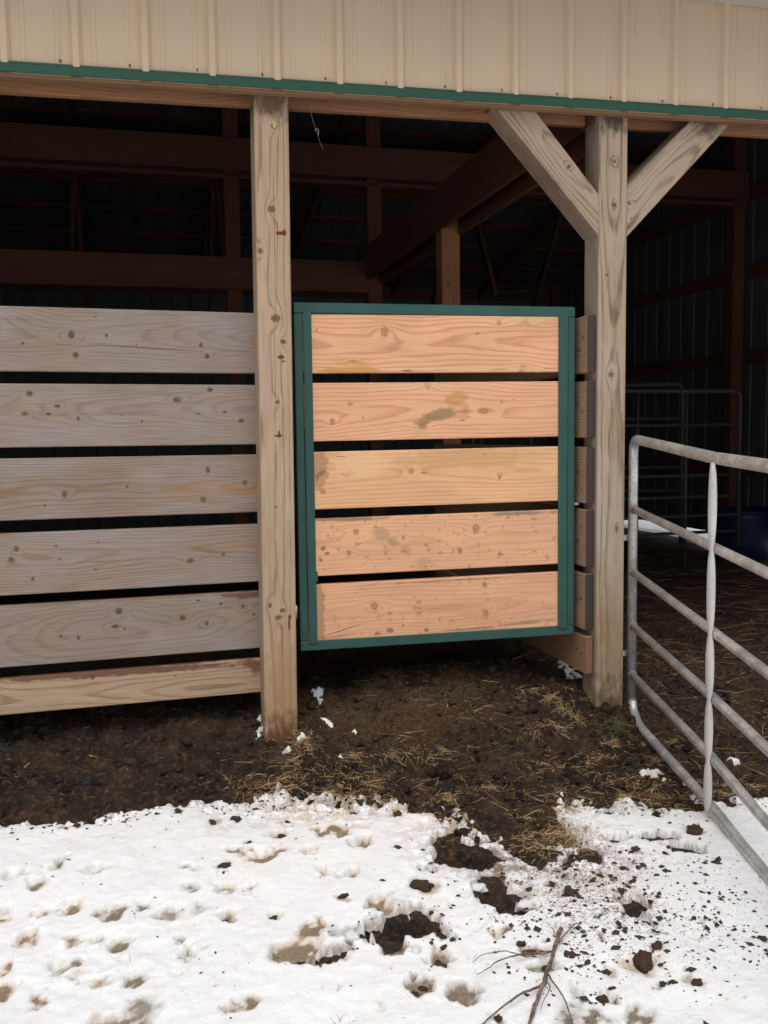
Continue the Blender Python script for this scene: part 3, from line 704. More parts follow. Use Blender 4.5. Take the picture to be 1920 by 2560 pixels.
# ------------------------------------------------------------------ plank fence left of the first post
fence = thing("plank_fence", "weathered grey plank fence of six wide horizontal boards left of the post", "fence", (0, 0, 0))
FL = 2.62
FC = -1.24                                             # board centre x
W_L, W_D, W_G = (0.295, 0.222, 0.176), (0.145, 0.098, 0.073), (0.272, 0.238, 0.220)
def fk(cx_, v, r, wdt=.25):                            # crop column -> board x ; v from the top edge
    return (cx_*.000916-1.085-FC, (.5-v)*wdt, r)
ORG = (0.30, 0.15, 0.06); WET = (0.13, 0.055, 0.032)
F = [
 dict(z=(1.820, 1.566), k=[fk(300, .42, .013), fk(315, .74, .012), fk(448, .42, .007), fk(860, .55, .009), fk(887, .73, .010), fk(405, .13, .004), fk(100, .57, .006), fk(575, .57, .004)],
      s=[(.0+fk(640, .6, 0)[0], -.028, .24, .0022, -3, (0.11, 0.03, 0.02), .9, .4), (fk(1000, .6, 0)[0], -.034, .12, .0012, -2, (0.10, 0.05, 0.03), .7, .4), (fk(250, .6, 0)[0], -.02, .16, .0012, -2, (0.12, 0.08, 0.05), .6, .4), (fk(1105, .45, 0)[0], .01, .035, .035, 0, ORG, .55, .9)], pith=(.16, .01), fr=170),
 dict(z=(1.517, 1.264), k=[fk(118, .15, .011), fk(95, .47, .009), fk(193, .48, .008), fk(230, .35, .008), fk(315, .55, .006), fk(745, .25, .012), fk(895, .08, .010), fk(960, .45, .007), fk(1035, .6, .009), fk(588, .6, .005), fk(500, .5, .004), fk(840, .48, .005)],
      s=[(fk(300, 1, 0)[0], -.126, .35, .006, 0, ORG, .5, .8)], pith=(.13, .02), fr=165),
 dict(z=(1.220, .972), k=[fk(245, .6, .012), fk(513, .5, .007), fk(875, .25, .011), fk(850, .75, .013), fk(1045, .48, .011), fk(160, .77, .006)],
      s=[(fk(850, .6, 0)[0], -.02, .34, .055, 0, (0.36, 0.20, 0.10), .45, .9), (fk(1060, .6, 0)[0], -.03, .12, .03, 0, ORG, .5, .9), (fk(300, 0, 0)[0], .117, .5, .007, 0, ORG, .35, .8)], pith=(.045, -.02), fr=100),
 dict(z=(.920, .670), k=[fk(35, .25, .012), fk(12, .42, .010), fk(97, .75, .008), fk(200, .23, .006), fk(783, .58, .011), fk(936, .5, .007), fk(378, .2, .004), fk(362, .65, .006), fk(212, .45, .005)],
      s=[(fk(1050, .35, 0)[0], .035, .15, .025, 0, ORG, .45, .9)], pith=(.06, .03), fr=105),
 dict(z=(.628, .377), k=[fk(457, .2, .013), fk(440, .45, .010), fk(480, .5, .006), fk(740, .38, .012), fk(850, .5, .008), fk(1022, .25, .010), fk(813, .1, .006), fk(203, .55, .006), fk(278, .6, .008), fk(918, .18, .006), fk(1072, .4, .006)],
      s=[(fk(1080, .08, 0)[0], .113, .17, .022, 0, WET, .85, .5), (fk(500, .02, 0)[0], .122, .7, .007, 0, (0.2, 0.09, 0.05), .6, .7)], pith=(.2, 0), fr=180),
 dict(z=(.330, .181), k=[fk(330, .15, .010, .15), fk(700, .3, .005, .15)],
      s=[(fk(400, .02, 0, .15)[0], .068, .9, .022, -1, WET, .85, .5), (fk(1080, .2, 0, .15)[0], .045, .10, .04, -10, (0.17, 0.07, 0.035), .85, .6)], pith=(.03, -.01), fr=70),
]
for i, b in enumerate(F):
    w_ = b['z'][0]-b['z'][1]
    last = i == 5
    tint = (1.0, 1.07, .93, 1.0, .96, 1.0)[i]
    mt = wood("weathered_board", (0.43, 0.30, 0.20) if last else tuple(q*tint for q in W_L), (0.235, 0.135, 0.07) if last else ((0.23, 0.125, 0.065) if i in (2, 3) else W_D), b['k'], b['s'], grey=W_G if not last else (0.36, 0.27, 0.19), grey_amt=.85 if not last else .3,
              freq=b['fr'], contrast=.42 if i in (0, 1, 4) else .8, brkmin=.5, sharp=.5, checks=.4, pith=b['pith'], wander=.05, seed=50.0+i*3.3, length=FL, knotcol=(0.085, 0.055, 0.04), fibre=.3)
    yb_ = .141+.019 if i else .141+.019
    link("board", box_me("board", FL, .038, w_, .0035, .0), mt, fence, (FC, yb_-.055+.0, (b['z'][0]+b['z'][1])/2+.001), (0, 0.0025+random.uniform(-.001, .001), math.radians(2.4)))

# ------------------------------------------------------------------ plank partition running back behind the second post
part = thing("plank_partition", "stack of brown horizontal planks with dark end grain running back behind the gate, nailed to the braced post", "partition", (0, 0, 0))
PZ = [(1.822, 1.565), (1.528, 1.269), (1.227, .968), (.938, .672), (.638, .376), (.346, .169)]
for i, (a, b) in enumerate(PZ):
    L_ = 2.30
    lo = i == 5
    mt = wood("partition_board", (0.40, 0.27, 0.165) if i < 5 else (0.36, 0.21, 0.115), (0.22, 0.13, 0.075), [(-L_/2+.05, random.uniform(-.07, .07), .008), (-L_/2+.09, random.uniform(-.05, .05), .010)], (), freq=75, contrast=.6,
              pith=(.02, random.uniform(-.03, .03)), wander=.05, seed=80.0+i*2.7, length=L_, end=(0.060, 0.048, 0.046) if not lo else (0.26, 0.13, 0.08))
    link("board", box_me("board", L_, .038, a-b, .003), mt, part, (1.4365, .016+L_/2+random.uniform(-.004, .006), (a+b)/2), (0, 0, math.pi/2))

# ------------------------------------------------------------------ the gate: green steel frame, five new boards
gate = thing("stall_gate", "green steel framed stall gate holding five new orange boards between the two posts", "gate", (.0975, .150, 0), (0, 0, -math.radians(2.2)))
n = NT("green_gate_paint")
co = n.coords()
v1 = n.noise(co, 7, 4.0); v2 = n.noise(co, 90, 3.0)
c = n.mix(n.ss(v1, .3, .7), (0.021, 0.076, 0.066), (0.028, 0.090, 0.078))
c = n.mix(n.ss(v2, .62, .75, 0, .25), c, (0.05, 0.12, 0.10))
n.bump(v2, .12, .0006)
px_, py_, pz_ = n.sep(n.geo('Position'))[:]
low = n.ss(pz_, .34, .62, 1.0, .25)
mud_ = n.noise(co, 42, 5.0, .7)
c = n.mix(n.m('MULTIPLY', n.ss(mud_, .56, .66), low), c, (0.075, 0.06, 0.045))
c = n.mix(n.ss(n.noise(co, 5.5, 5.0, .7), .55, .8, 0, .3), c, (0.10, 0.125, 0.105))
M_GG = n.set(Base_Color=c, Roughness=.42, Specular_IOR_Level=.35)
M_WELD = plain("dark_seam_paint", (0.012, 0.045, 0.038), .5)
GW, G0, G1 = 1.292, .348, 1.866
def gbox(nm, x0, x1, z0, z1, y0, y1, mt=M_GG, bev=.0035, par=None):
    return link(nm, box_me(nm, x1-x0, y1-y0, z1-z0, bev), mt, par or gate, ((x0+x1)/2, (y0+y1)/2, (z0+z1)/2))
gbox("top_rail", 0, GW, G1-.046, G1, -.022, .022)
gbox("bottom_rail", 0, GW, G0, G0+.046, -.022, .022)
gbox("stile", 0, .038, G0+.0462, G1-.0462, -.0215, .0225)
gbox("stile", GW-.036, GW, G0+.0462, G1-.0462, -.0215, .0225)
gbox("retainer_strip", .0392, .0755, G0+.036, G1-.040, -.027, -.0216, M_GG, .0012)
gbox("retainer_strip", GW-.082, GW-.0372, G0+.034, G1-.038, -.027, -.0216, M_GG, .0012)
gbox("tab", .0757, .084, .655, .700, -.020, -.008, M_GG, .001)
def seam(x_, z0, z1, hook):
    pts = []
    zz_ = z0
    while zz_ < z1:
        pts.append((x_+random.uniform(-.0010, .0010)+.0022*math.sin(zz_*5), -.0262+random.uniform(-.0006, .0006), zz_)); zz_ += .03
    if hook: pts = [(x_+.034*hook, -.0225, z0-.006), (x_+.012*hook, -.0225, z0-.008)] + pts
    link("weld_seam", tube_me("weld_seam", pts, .0016, 6), M_WELD, gate)
seam(.0386, G0+.034, G1-.05, 1)
seam(GW-.0385, G0+.034, G0+.22, -1)
seam(GW-.0385, G1-.42, G1-.09, 0)
seam(GW-.0385, G0+.45, G1-.70, 0)
M_ZINC = plain("zinc", (0.5, 0.5, 0.5), .4, .7)
for zq in (1.66, .52):
    link("hinge", tube_me("hinge", [(-.014, .0, zq-.03), (-.014, .0, zq+.03)], .009, 10), M_ZINC, gate)
gbox("latch", GW+.006, GW+.030, .955, .968, -.004, .030, M_ZINC, .002)
LB = 1.212                                             # board length inside the frame
BC = (.0755+GW-.082)/2
VW = GW-.082-.0755                                     # part of it left in view
def gk(u, v, r): return ((u-.5)*VW, (.5-v)*.25, r)
N_L, N_D = (0.77, 0.425, 0.245), (0.54, 0.24, 0.122)
OCH, CREAM, MUD, OLV = (0.52, 0.27, 0.055), (0.72, 0.48, 0.25), (0.20, 0.125, 0.075), (0.30, 0.19, 0.085)
def gs(u, v, rx, rz, ang, colr, amt, soft): return ((u-.5)*VW, (.5-v)*.25, rx, rz, ang, colr, amt, soft)
GB = [
 dict(z=(1.820, 1.568), k=[gk(.285, .29, .018), gk(.16, .80, .011), gk(.86, .05, .017), gk(.75, .12, .010), gk(.66, .31, .007), gk(.85, .97, .021), gk(.02, .27, .006), gk(.55, .53, .003)],
      s=[gs(.15, .96, .17, .018, 0, OCH, .75, .5), gs(.15, .82, .11, .028, 0, OCH, .5, .9), gs(.27, .10, .05, .035, 0, (0.60, 0.37, 0.12), .5, .9), gs(.68, .94, .42, .017, 0, CREAM, .7, .7), gs(.86, .06, .28, .022, 0, CREAM, .7, .8), gs(.37, .97, .03, .006, 0, MUD, .8, .4), gs(.75, .95, .06, .003, 0, MUD, .6, .5), gs(.96, .94, .03, .002, 0, MUD, .7, .4)],
      fr=74, p=(.055, .0), w=.045, c=.66, sd=101.),
 dict(z=(1.526, 1.274), k=[gk(.455, .06, .016), gk(.685, .52, .018), gk(.075, .67, .014), gk(.145, .37, .008), gk(.435, .77, .015), gk(.195, .61, .006), gk(.76, .36, .006), gk(.81, .32, .004)],
      s=[gs(.50, .58, .115, .034, 17, OLV, .85, .6), gs(.43, .72, .045, .040, 0, OLV, .6, .9), gs(.57, .30, .062, .040, 8, (0.50, 0.26, 0.07), .65, .5), gs(.60, .52, .05, .010, 0, (0.34, 0.17, 0.05), .6, .5), gs(.42, .92, .06, .03, 0, (0.58, 0.36, 0.13), .5, .9), gs(.595, .68, .018, .004, 0, (0.15, 0.06, 0.03), .7, .5), gs(.4, .06, .5, .022, 0, CREAM, .45, .8)],
      fr=78, p=(.05, -.01), w=.04, c=.62, sd=107.),
 dict(z=(1.228, .977), k=[gk(.14, .38, .011), gk(.385, .37, .014), gk(.75, .54, .010), gk(.69, .10, .007), gk(.46, .60, .003)],
      s=[gs(.18, .2, .135, .075, 0, (0.78, 0.50, 0.27), .7, .25), gs(.62, .18, .42, .06, 0, (0.58, 0.33, 0.155), .6, .5), gs(.025, .30, .042, .10, 0, (0.42, 0.22, 0.11), .7, .4), gs(.03, .36, .03, .012, 30, MUD, .7, .5), gs(.012, .44, .012, .02, 0, MUD, .7, .5), gs(.035, .70, .02, .015, 0, (0.35, 0.17, 0.09), .6, .6), gs(.105, .09, .033, .0018, 0, (0.13, 0.06, 0.03), .9, .5), gs(.435, .41, .022, .0026, 3, (0.17, 0.06, 0.03), .9, .5)],
      fr=60, p=(.03, .02), w=.045, c=.45, sd=113.),
 dict(z=(.935, .682), k=[gk(.16, .24, .013), gk(.65, .28, .018), gk(.35, .39, .009), gk(.13, .62, .011), gk(.585, .69, .009), gk(.905, .38, .007), gk(.05, .30, .006), gk(.53, .55, .004), gk(.44, .55, .004)],
      s=[gs(.12, .02, .25, .013, 0, MUD, .75, .6), gs(.85, .03, .22, .012, 0, (0.26, 0.20, 0.14), .8, .6), gs(.26, .30, .05, .040, -25, (0.40, 0.28, 0.16), .65, .6), gs(.31, .46, .035, .022, -30, (0.33, 0.22, 0.13), .6, .6), gs(.03, .52, .016, .012, 30, MUD, .8, .4), gs(.045, .61, .014, .008, 10, MUD, .8, .4), gs(.02, .72, .012, .012, 60, MUD, .7, .5), gs(.36, .62, .030, .034, 60, (0.42, 0.24, 0.13), .55, .6), gs(.43, .85, .05, .03, 0, (0.45, 0.29, 0.16), .6, .7), gs(.58, .66, .016, .02, 0, (0.3, 0.15, 0.08), .6, .6), gs(.75, .76, .016, .014, 0, (0.38, 0.24, 0.14), .7, .6), gs(.66, .57, .006, .022, 0, (0.42, 0.27, 0.16), .6, .6)],
      fr=80, p=(.08, .0), w=.04, c=.35, sd=119., sp=.45),
 dict(z=(.644, .384), k=[gk(.23, .42, .017), gk(.29, .57, .008), gk(.69, .67, .013), gk(.70, .43, .006), gk(.685, .14, .010), gk(.345, .80, .006), gk(.495, .74, .005), gk(.80, .80, .005)],
      s=[gs(.0, .5, .036, .30, 0, (0.40, 0.255, 0.13), .85, .2), gs(.09, .83, .14, .0022, 14.5, (0.09, 0.03, 0.02), .95, .5), gs(.06, .94, .15, .016, 8, (0.46, 0.21, 0.085), .6, .7), gs(.29, .88, .02, .014, 0, MUD, .75, .4), gs(.24, .92, .018, .010, 0, MUD, .7, .4), gs(.44, .91, .014, .012, 0, MUD, .7, .4), gs(.85, .90, .19, .010, 2, (0.28, 0.20, 0.12), .7, .6), gs(.62, .95, .15, .010, 0, MUD, .6, .6), gs(.48, .53, .05, .002, 0, (0.3, 0.12, 0.07), .7, .5), gs(.60, .50, .40, .02, 3, (0.56, 0.29, 0.15), .4, .9), gs(.55, .03, .4, .006, 0, MUD, .6, .7)],
      fr=70, p=(.045, -.01), w=.05, c=.40, sd=127., sp=.3),
]
brds = []
for b in GB:
    w_ = b['z'][0]-b['z'][1]
    gt = dict(zip((101., 107., 113., 119., 127.), ((1, .97, .98), (1, .97, .98), (1, 1.03, .95), (1, 1.0, 1.0), (.97, .96, .98))))[b['sd']]
    mt = wood("new_board", tuple(q*g_ for q, g_ in zip(N_L, gt)), N_D, b['k'], b['s'], freq=b['fr'], contrast=b['c']*1.1, sharp=.45, checks=.10, brkmin=.65, pith=b['p'], wander=b['w'], seed=b['sd'], length=LB, speck=b.get('sp', 0.), knotcol=(0.50, 0.23, 0.13), fibre=.14, relief=.2, rough=.6)
    brds.append(link("board", box_me("board", LB, .036, w_, .003), mt, gate, (BC, -.0012, (b['z'][0]+b['z'][1])/2), (0, -.006, 0)))
# mill stamp on the lowest board: one legible figure between worn lines
M_INK = plain("faded_ink", (0.17, 0.09, 0.085), .8)
bm = bmesh.new()
fc = bpy.data.curves.new("stamp", 'FONT'); fc.body = "2"; fc.size = .026; fc.align_x = 'CENTER'; fc.align_y = 'CENTER'
fo = bpy.data.objects.new("stamp_tmp", fc); col.objects.link(fo)
dg = bpy.context.evaluated_depsgraph_get(); dg.update()
tm = bpy.data.meshes.new_from_object(fo.evaluated_get(dg))
bpy.data.objects.remove(fo)
bm.from_mesh(tm)
def quad(x0, y0, x1, y1):
    vs = [bm.verts.new((a, b, 0)) for a, b in ((x0, y0), (x1, y0), (x1, y1), (x0, y1))]; bm.faces.new(vs)
for sx_ in (-1, 1):
    for j in range(3):
        for i in range(3):
            quad(sx_*(.018+j*.006), -.010+i*.008, sx_*(.021+j*.006), -.0055+i*.008)
for i in range(4): quad(-.012+i*.006, -.020, -.009+i*.006, -.016)
stp = to_mesh("stamp", bm)
link("stamp", stp, M_INK, brds[4], ((.41-.5)*VW, -.0186, .0), (math.pi/2, math.pi/2, 0))

# ------------------------------------------------------------------ galvanised tube gate on the right
tg = thing("tube_gate", "galvanised grey tube gate swung open towards the viewer beside the braced post", "gate", (1.656, .02, 0))
n = NT("galvanised_tube")
co = n.coords()
v1 = n.noise(co, 11, 4.0, .6); v2 = n.noise(co, 70, 4.0, .7); v3 = n.noise(co, 3.0, 3.0)
c = n.mix(n.ss(v1, .35, .65), (0.42, 0.425, 0.43), (0.68, 0.67, 0.65))
c = n.mix(n.ss(v2, .50, .66, 0, .65), c, (0.25, 0.26, 0.27))
c = n.mix(n.ss(v3, .58, .72, 0, .16), c, (0.34, 0.28, 0.22))
n.bump(v2, .15, .0006)
M_GALV = n.set(Base_Color=c, Roughness=n.ss(v2, .35, .65, .28, .52), Metallic=.5, Specular_IOR_Level=.4)
M_WB = plain('rusty_weld', (0.27, 0.19, 0.14), .7, .1, .5, 120., .4)
gd = Vector((1.300-1.652, -1.42-.02, 0)).normalized()
def gp(s, z): return (gd.x*s, gd.y*s, z)
GLN = 3.0
RR = .0205
end_b = -.030
top_pts = [(0, 0, end_b)] + arc_pts((0, 0, .2), (0, 0, 1.262), gp(1.0, 1.262-.062), .075, 8)[1:-1] + [gp(1.02, 1.199), gp(2.0, 1.17), gp(GLN, 1.15)]
link("frame_tube", tube_me("frame_tube", top_pts, RR*1.06, 16), M_GALV, tg)
bot = bezier_pts([gp(.018, .025), gp(.06, -.020), gp(.17, -.052), gp(.5, -.058), gp(1.04, -.064), gp(1.5, -.088), gp(GLN, -.13)], 5)
link("bottom_tube", tube_me("bottom_tube", bot, RR*.95, 14), M_GALV, tg)
railz = [(.935, .880, .856, .78), (.640, .577, .548, .47), (.387, .339, .310, .24), (.153, .118, .078, .02)]
for a, b, c_, d in railz:
    link("rail", tube_me("rail", [gp(.012, a), gp(1.04, b), gp(1.48, c_), gp(GLN, d)], RR*.86, 14), M_GALV, tg)
for z_ in [a for a, *_q in railz]+[.020]:
    link("weld_bead", tube_me("weld_bead", [gp(.0185, z_), gp(.0225, z_), gp(.0265, z_)], [.0205, .0225, .0190], 12), M_WB, tg)
def pinched(s0, zs):
    bm = bmesh.new()
    side = Vector((-gd.y, gd.x, 0))
    rings = []
    for i in range(len(zs)-1):
        for k_ in range(9):
            t_ = k_/8
            z_ = zs[i]*(1-t_)+zs[i+1]*t_
            if k_ == 8 and i < len(zs)-2: continue
            f_ = max(0.0, math.sin(math.pi*t_))**.55
            wd = .0125 + .0095*f_; th = .006 + .008*f_
            off = gd*(.0035*f_) - Vector((side.x, side.y, 0))*(-.021)
            ring = []
            for q in range(12):
                a_ = 2*math.pi*q/12
                p_ = gd*(s0+wd*math.cos(a_)) + side*(th*math.sin(a_)) + Vector((0, 0, z_)) - side*.024
                ring.append(bm.verts.new(p_ + gd*(.003*f_)))
            rings.append(ring)
    for i in range(len(rings)-1):
        for q in range(12):
            bm.faces.new((rings[i][q], rings[i][(q+1) % 12], rings[i+1][(q+1) % 12], rings[i+1][q]))
    bm.faces.new(list(reversed(rings[0]))); bm.faces.new(rings[-1])
    bmesh.ops.recalc_face_normals(bm, faces=bm.faces)
    return to_mesh("stay", bm, True)
n = NT("stay_metal")
v1 = n.noise(n.coords(), 60, 4.0, .7); v0 = n.noise(n.coords(), 8, 3.0)
c = n.mix(n.ss(v1, .60, .70, 0, .6), n.mix(n.ss(v0, .3, .7), (0.55, 0.535, 0.51), (0.64, 0.62, 0.59)), (0.22, 0.22, 0.22))
M_STAY = n.set(Base_Color=c, Roughness=.55, Metallic=.1, Specular_IOR_Level=.4)
link("stay", pinched(1.07, [1.185, .880, .577, .339, .118, -.075]), M_STAY, tg)
link("stay", pinched(2.25, [1.15, .83, .52, .28, .06, -.11]), M_STAY, tg)
for zq in (.80, .25):
    link("hinge", box_me("hinge", .06, .016, .03, .003), M_ZINC, tg, (-.03, .02, zq))

# ------------------------------------------------------------------ inside the barn: tube panels and tub
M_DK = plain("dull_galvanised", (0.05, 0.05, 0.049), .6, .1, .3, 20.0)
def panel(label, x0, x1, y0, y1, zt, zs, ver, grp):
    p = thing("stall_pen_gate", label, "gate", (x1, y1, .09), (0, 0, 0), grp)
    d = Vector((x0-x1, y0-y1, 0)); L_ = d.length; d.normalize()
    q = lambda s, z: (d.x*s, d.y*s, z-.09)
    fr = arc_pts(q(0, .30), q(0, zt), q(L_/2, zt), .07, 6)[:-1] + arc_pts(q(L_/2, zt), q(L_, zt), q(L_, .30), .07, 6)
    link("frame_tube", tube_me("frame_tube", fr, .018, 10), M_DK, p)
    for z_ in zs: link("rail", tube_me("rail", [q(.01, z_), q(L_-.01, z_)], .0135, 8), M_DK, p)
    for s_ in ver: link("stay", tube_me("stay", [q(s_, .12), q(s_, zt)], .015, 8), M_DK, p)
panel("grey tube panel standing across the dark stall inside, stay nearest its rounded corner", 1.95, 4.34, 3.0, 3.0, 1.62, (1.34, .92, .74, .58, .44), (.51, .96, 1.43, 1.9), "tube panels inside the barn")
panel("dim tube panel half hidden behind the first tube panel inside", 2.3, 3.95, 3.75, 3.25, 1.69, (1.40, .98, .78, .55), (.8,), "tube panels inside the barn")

tub = thing("blue_tub", "round dark blue plastic stock tub on the dark floor inside near the far wall", "tub", (5.06, 3.95, .055))
M_BLUE = plain("blue_plastic", (0.006, 0.013, 0.055), .5, 0, .15, 6.0, 0, .4)
def lathe(name, prof, seg=36):
    bm = bmesh.new()
    rg = [[bm.verts.new((r_*math.cos(2*math.pi*k/seg), r_*math.sin(2*math.pi*k/seg), z_)) for k in range(seg)] for r_, z_ in prof]
    for i in range(len(rg)-1):
        for k in range(seg): bm.faces.new((rg[i][k], rg[i][(k+1) % seg], rg[i+1][(k+1) % seg], rg[i+1][k]))
    bm.faces.new(list(reversed(rg[0]))); bm.faces.new(rg[-1])
    return to_mesh(name, bm, True)
link("tub_body", lathe("tub_body", [(.24, 0), (.25, .01), (.27, .18), (.295, .40), (.305, .46), (.29, .46), (.275, .40), (.24, .04), (.05, .035)]), M_BLUE, tub)
rimp = [(.308*math.cos(a), .308*math.sin(a), .462) for a in np.linspace(0, 2*math.pi, 37)]
link("rim", tube_me("rim", rimp, .016, 8), M_BLUE, tub)

# ------------------------------------------------------------------ clods, snow lumps, branch
M_CLOD = plain("dark_clod", (0.055, 0.034, 0.023), .85, 0, .5, 40.0, .6, .2, (0.10, 0.065, 0.04), .6)
clod_me = []
for v_ in range(7):
    bm = bmesh.new()
    bmesh.ops.create_icosphere(bm, subdivisions=3, radius=1.0)
    off = Vector((v_*7.1, v_*3.3, 1.7))
    for v in bm.verts:
        d = v.co.normalized()
        f_ = 1 + .55*(mnoise.noise(d*1.4+off)) + .30*mnoise.noise(d*3.3+off*2) + .16*mnoise.noise(d*7.5+off)
        v.co = Vector((d.x*f_*1.05, d.y*f_*.85, d.z*f_*.62))
    clod_me.append(to_mesh("dirt_clod", bm, True))
used_ = set()
LANDMARKS = [(.47, -1.68, "the branch fork"), (.55, -1.57, "the broken end of the branch"), (.26, -1.86, "the branch's lower tips"), (.14, -1.37, "the melted hole"), (.45, -1.01, "the bare trench"),
  (.685, -1.77, "the widest clod"), (.83, -1.46, "the bare patch in the speckled snow"), (1.35, -1.05, "the tube gate's foot"), (1.02, -1.14, "the lone smooth lump"), (.97, -.90, "the mud tongue"),
  (-.18, -1.45, "the slushy double print"), (-.36, -1.63, "the tan hoof print at the bottom"), (-.64, -1.64, "the big dark print at the lower edge"), (-.69, -1.10, "the brown print in mid snow"), (-.34, -.92, "the crumbly clod at left"),
  (-.29, -.80, "the row of grey prints"), (.13, -.84, "the round grey print"), (-.03, -.24, "the first post"), (-.95, -.36, "the mud edge at far left"), (.42, -.60, "the mud edge below the gate"), (-.45, -.40, "the mud edge below the fence")]
big = [
 ((.685, -1.77), "widest dark clod, flat and long, lying on clean snow right of the branch"),
 ((.249, -1.198), "large rough brown clod on the snow below the bare trench"),
 ((.175, -1.601), "large dark clod at the lower right rim of the melted hole"),
 ((1.278, -1.089), "dark crescent clod on the snow nearest the tube gate"),
 ((.669, -1.368), "ragged brown clod in the middle of the speckled trampled snow"),
 ((1.021, -1.143), "smooth brown lump of dirt standing alone on clean snow below the mud"),
 ((.407, -.634), "brown lump of mud at the snow edge below the gate's middle"),
 ((.769, -1.884), "round dark clod low on the clean snow right of the branch tip"),
 ((-.336, -.917), "dark crumbly clod alone on the snow in the left half"),
 ((-.117, -.696), "dark clod lying in a hoof print, straight below the first post"),
 ((-.004, -1.215), "small flat brown clod left of the melted hole"),
 ((1.065, -1.751), "brown clod at the far right of the snow, away from others"),
]
for i, (px, py, r_) in enumerate(CLODS):
    lab, nmg = None, None
    for (q, l_) in big:
        if abs(q[0]-px) < .002 and abs(q[1]-py) < .002: lab = l_
    if lab is None:
        if r_ < .0058: continue
        best = min(LANDMARKS, key=lambda q: math.hypot(q[0]-px, q[1]-py))
        dx_, dy_ = px-best[0], py-best[1]
        ds = math.hypot(dx_, dy_)
        side = ("right of" if dx_ > 0 else "left of") if abs(dx_) > abs(dy_) else ("beyond" if dy_ > 0 else "nearer than")
        lab = "%s dark clod %s %s %s" % ("tiny" if r_ < .0062 else "little" if r_ < .0085 else "small" if r_ < .0125 else "fist sized", "close and" if ds < .07 else "a step" if ds < .16 else "well", side, best[2])
        if lab in used_:
            b2 = sorted(LANDMARKS, key=lambda q: math.hypot(q[0]-px, q[1]-py))[1]
            lab = " ".join((lab.replace(" dark", "") + ", towards " + b2[2]).split()[:40])
            if len(lab.replace("a step", "xx").split()) > 15: lab = lab.replace(", towards ", ", near ").replace(" in the speckled snow", "").replace(" below the gate", "").replace(" below the fence", "").replace("the big dark print at the lower edge", "the big lower print").replace("the tan hoof print at the bottom", "the tan print")
        used_.add(lab)
        lab = lab.replace("close and nearer than", "just in front of").replace("a step nearer than", "in front of").replace("well nearer than", "well in front of").replace("close and", "just")
    s_ = r_*.95
    o = link("dirt_clod", clod_me[i % 7], M_CLOD, None, (px, py, surf(px, py)+s_*.15), (random.uniform(-.2, .2), random.uniform(-.2, .2), random.uniform(0, 6.28)), lab, "dirt clod", "dirt clods scattered on the snow")
    sx_ = 1.25 if (px, py) == (.685, -1.77) else 1.0
    o.scale = (s_*random.uniform(.9, 1.25)*sx_, s_*random.uniform(.8, 1.05), s_*random.uniform(.65, .95))
    if sx_ > 1: o.rotation_euler = (0, 0, .05)

M_LUMP = M_SNOW
lump_me = []
for v_ in range(4):
    bm = bmesh.new()
    bmesh.ops.create_icosphere(bm, subdivisions=3, radius=1.0)
    for v in bm.verts:
        d = v.co.normalized(); off = Vector((v_*5.3, 2.2, v_))
        f_ = 1 + .35*mnoise.noise(d*1.6+off) + .22*mnoise.noise(d*3+off) + .12*mnoise.noise(d*8+off)
        c0 = Vector((d.x*1.1, d.y*1.05, max(-.72, min(.8, d.z))))
        v.co = c0*f_
    lump_me.append(to_mesh("snow_lump", bm, True))
for i, (px, py, rx, ry, lab) in enumerate([
    (.569, -.943, .048, .028, "blocky slab of snow on the mud right of the trench top"),
    (.388, -1.172, .026, .024, "small round snow lump at the lower left end of the trench"),
    (.428, -1.211, .036, .030, "rounded snow lump closing the lower end of the trench"),
    (.551, -1.205, .036, .026, "snow lump on the right bank of the trench"),
    (.612, -1.266, .042, .020, "long flat snow lump right of the trench among dark crumbs"),
    (.516, -1.385, .036, .022, "snow lump beside the lower brown melt strip"),
    (.13, -1.537, .020, .020, "snow lump on the near rim of the melted hole"),
    (-.03, -1.44, .030, .022, "snow lump left of the melted hole over dark soil"),
    (-.10, -1.52, .034, .026, "snow ball on the near side of the big slushy print")]):
    link("snow_lump", lump_me[i % 4], M_LUMP, None, (px, py, surf(px, py)-.002), (random.uniform(-.15, .15), random.uniform(-.15, .15), -.25+random.uniform(-.3, .3)), lab, "snow lump", "lumps of snow by the trench").scale = (rx*.72, ry*.75, .016)

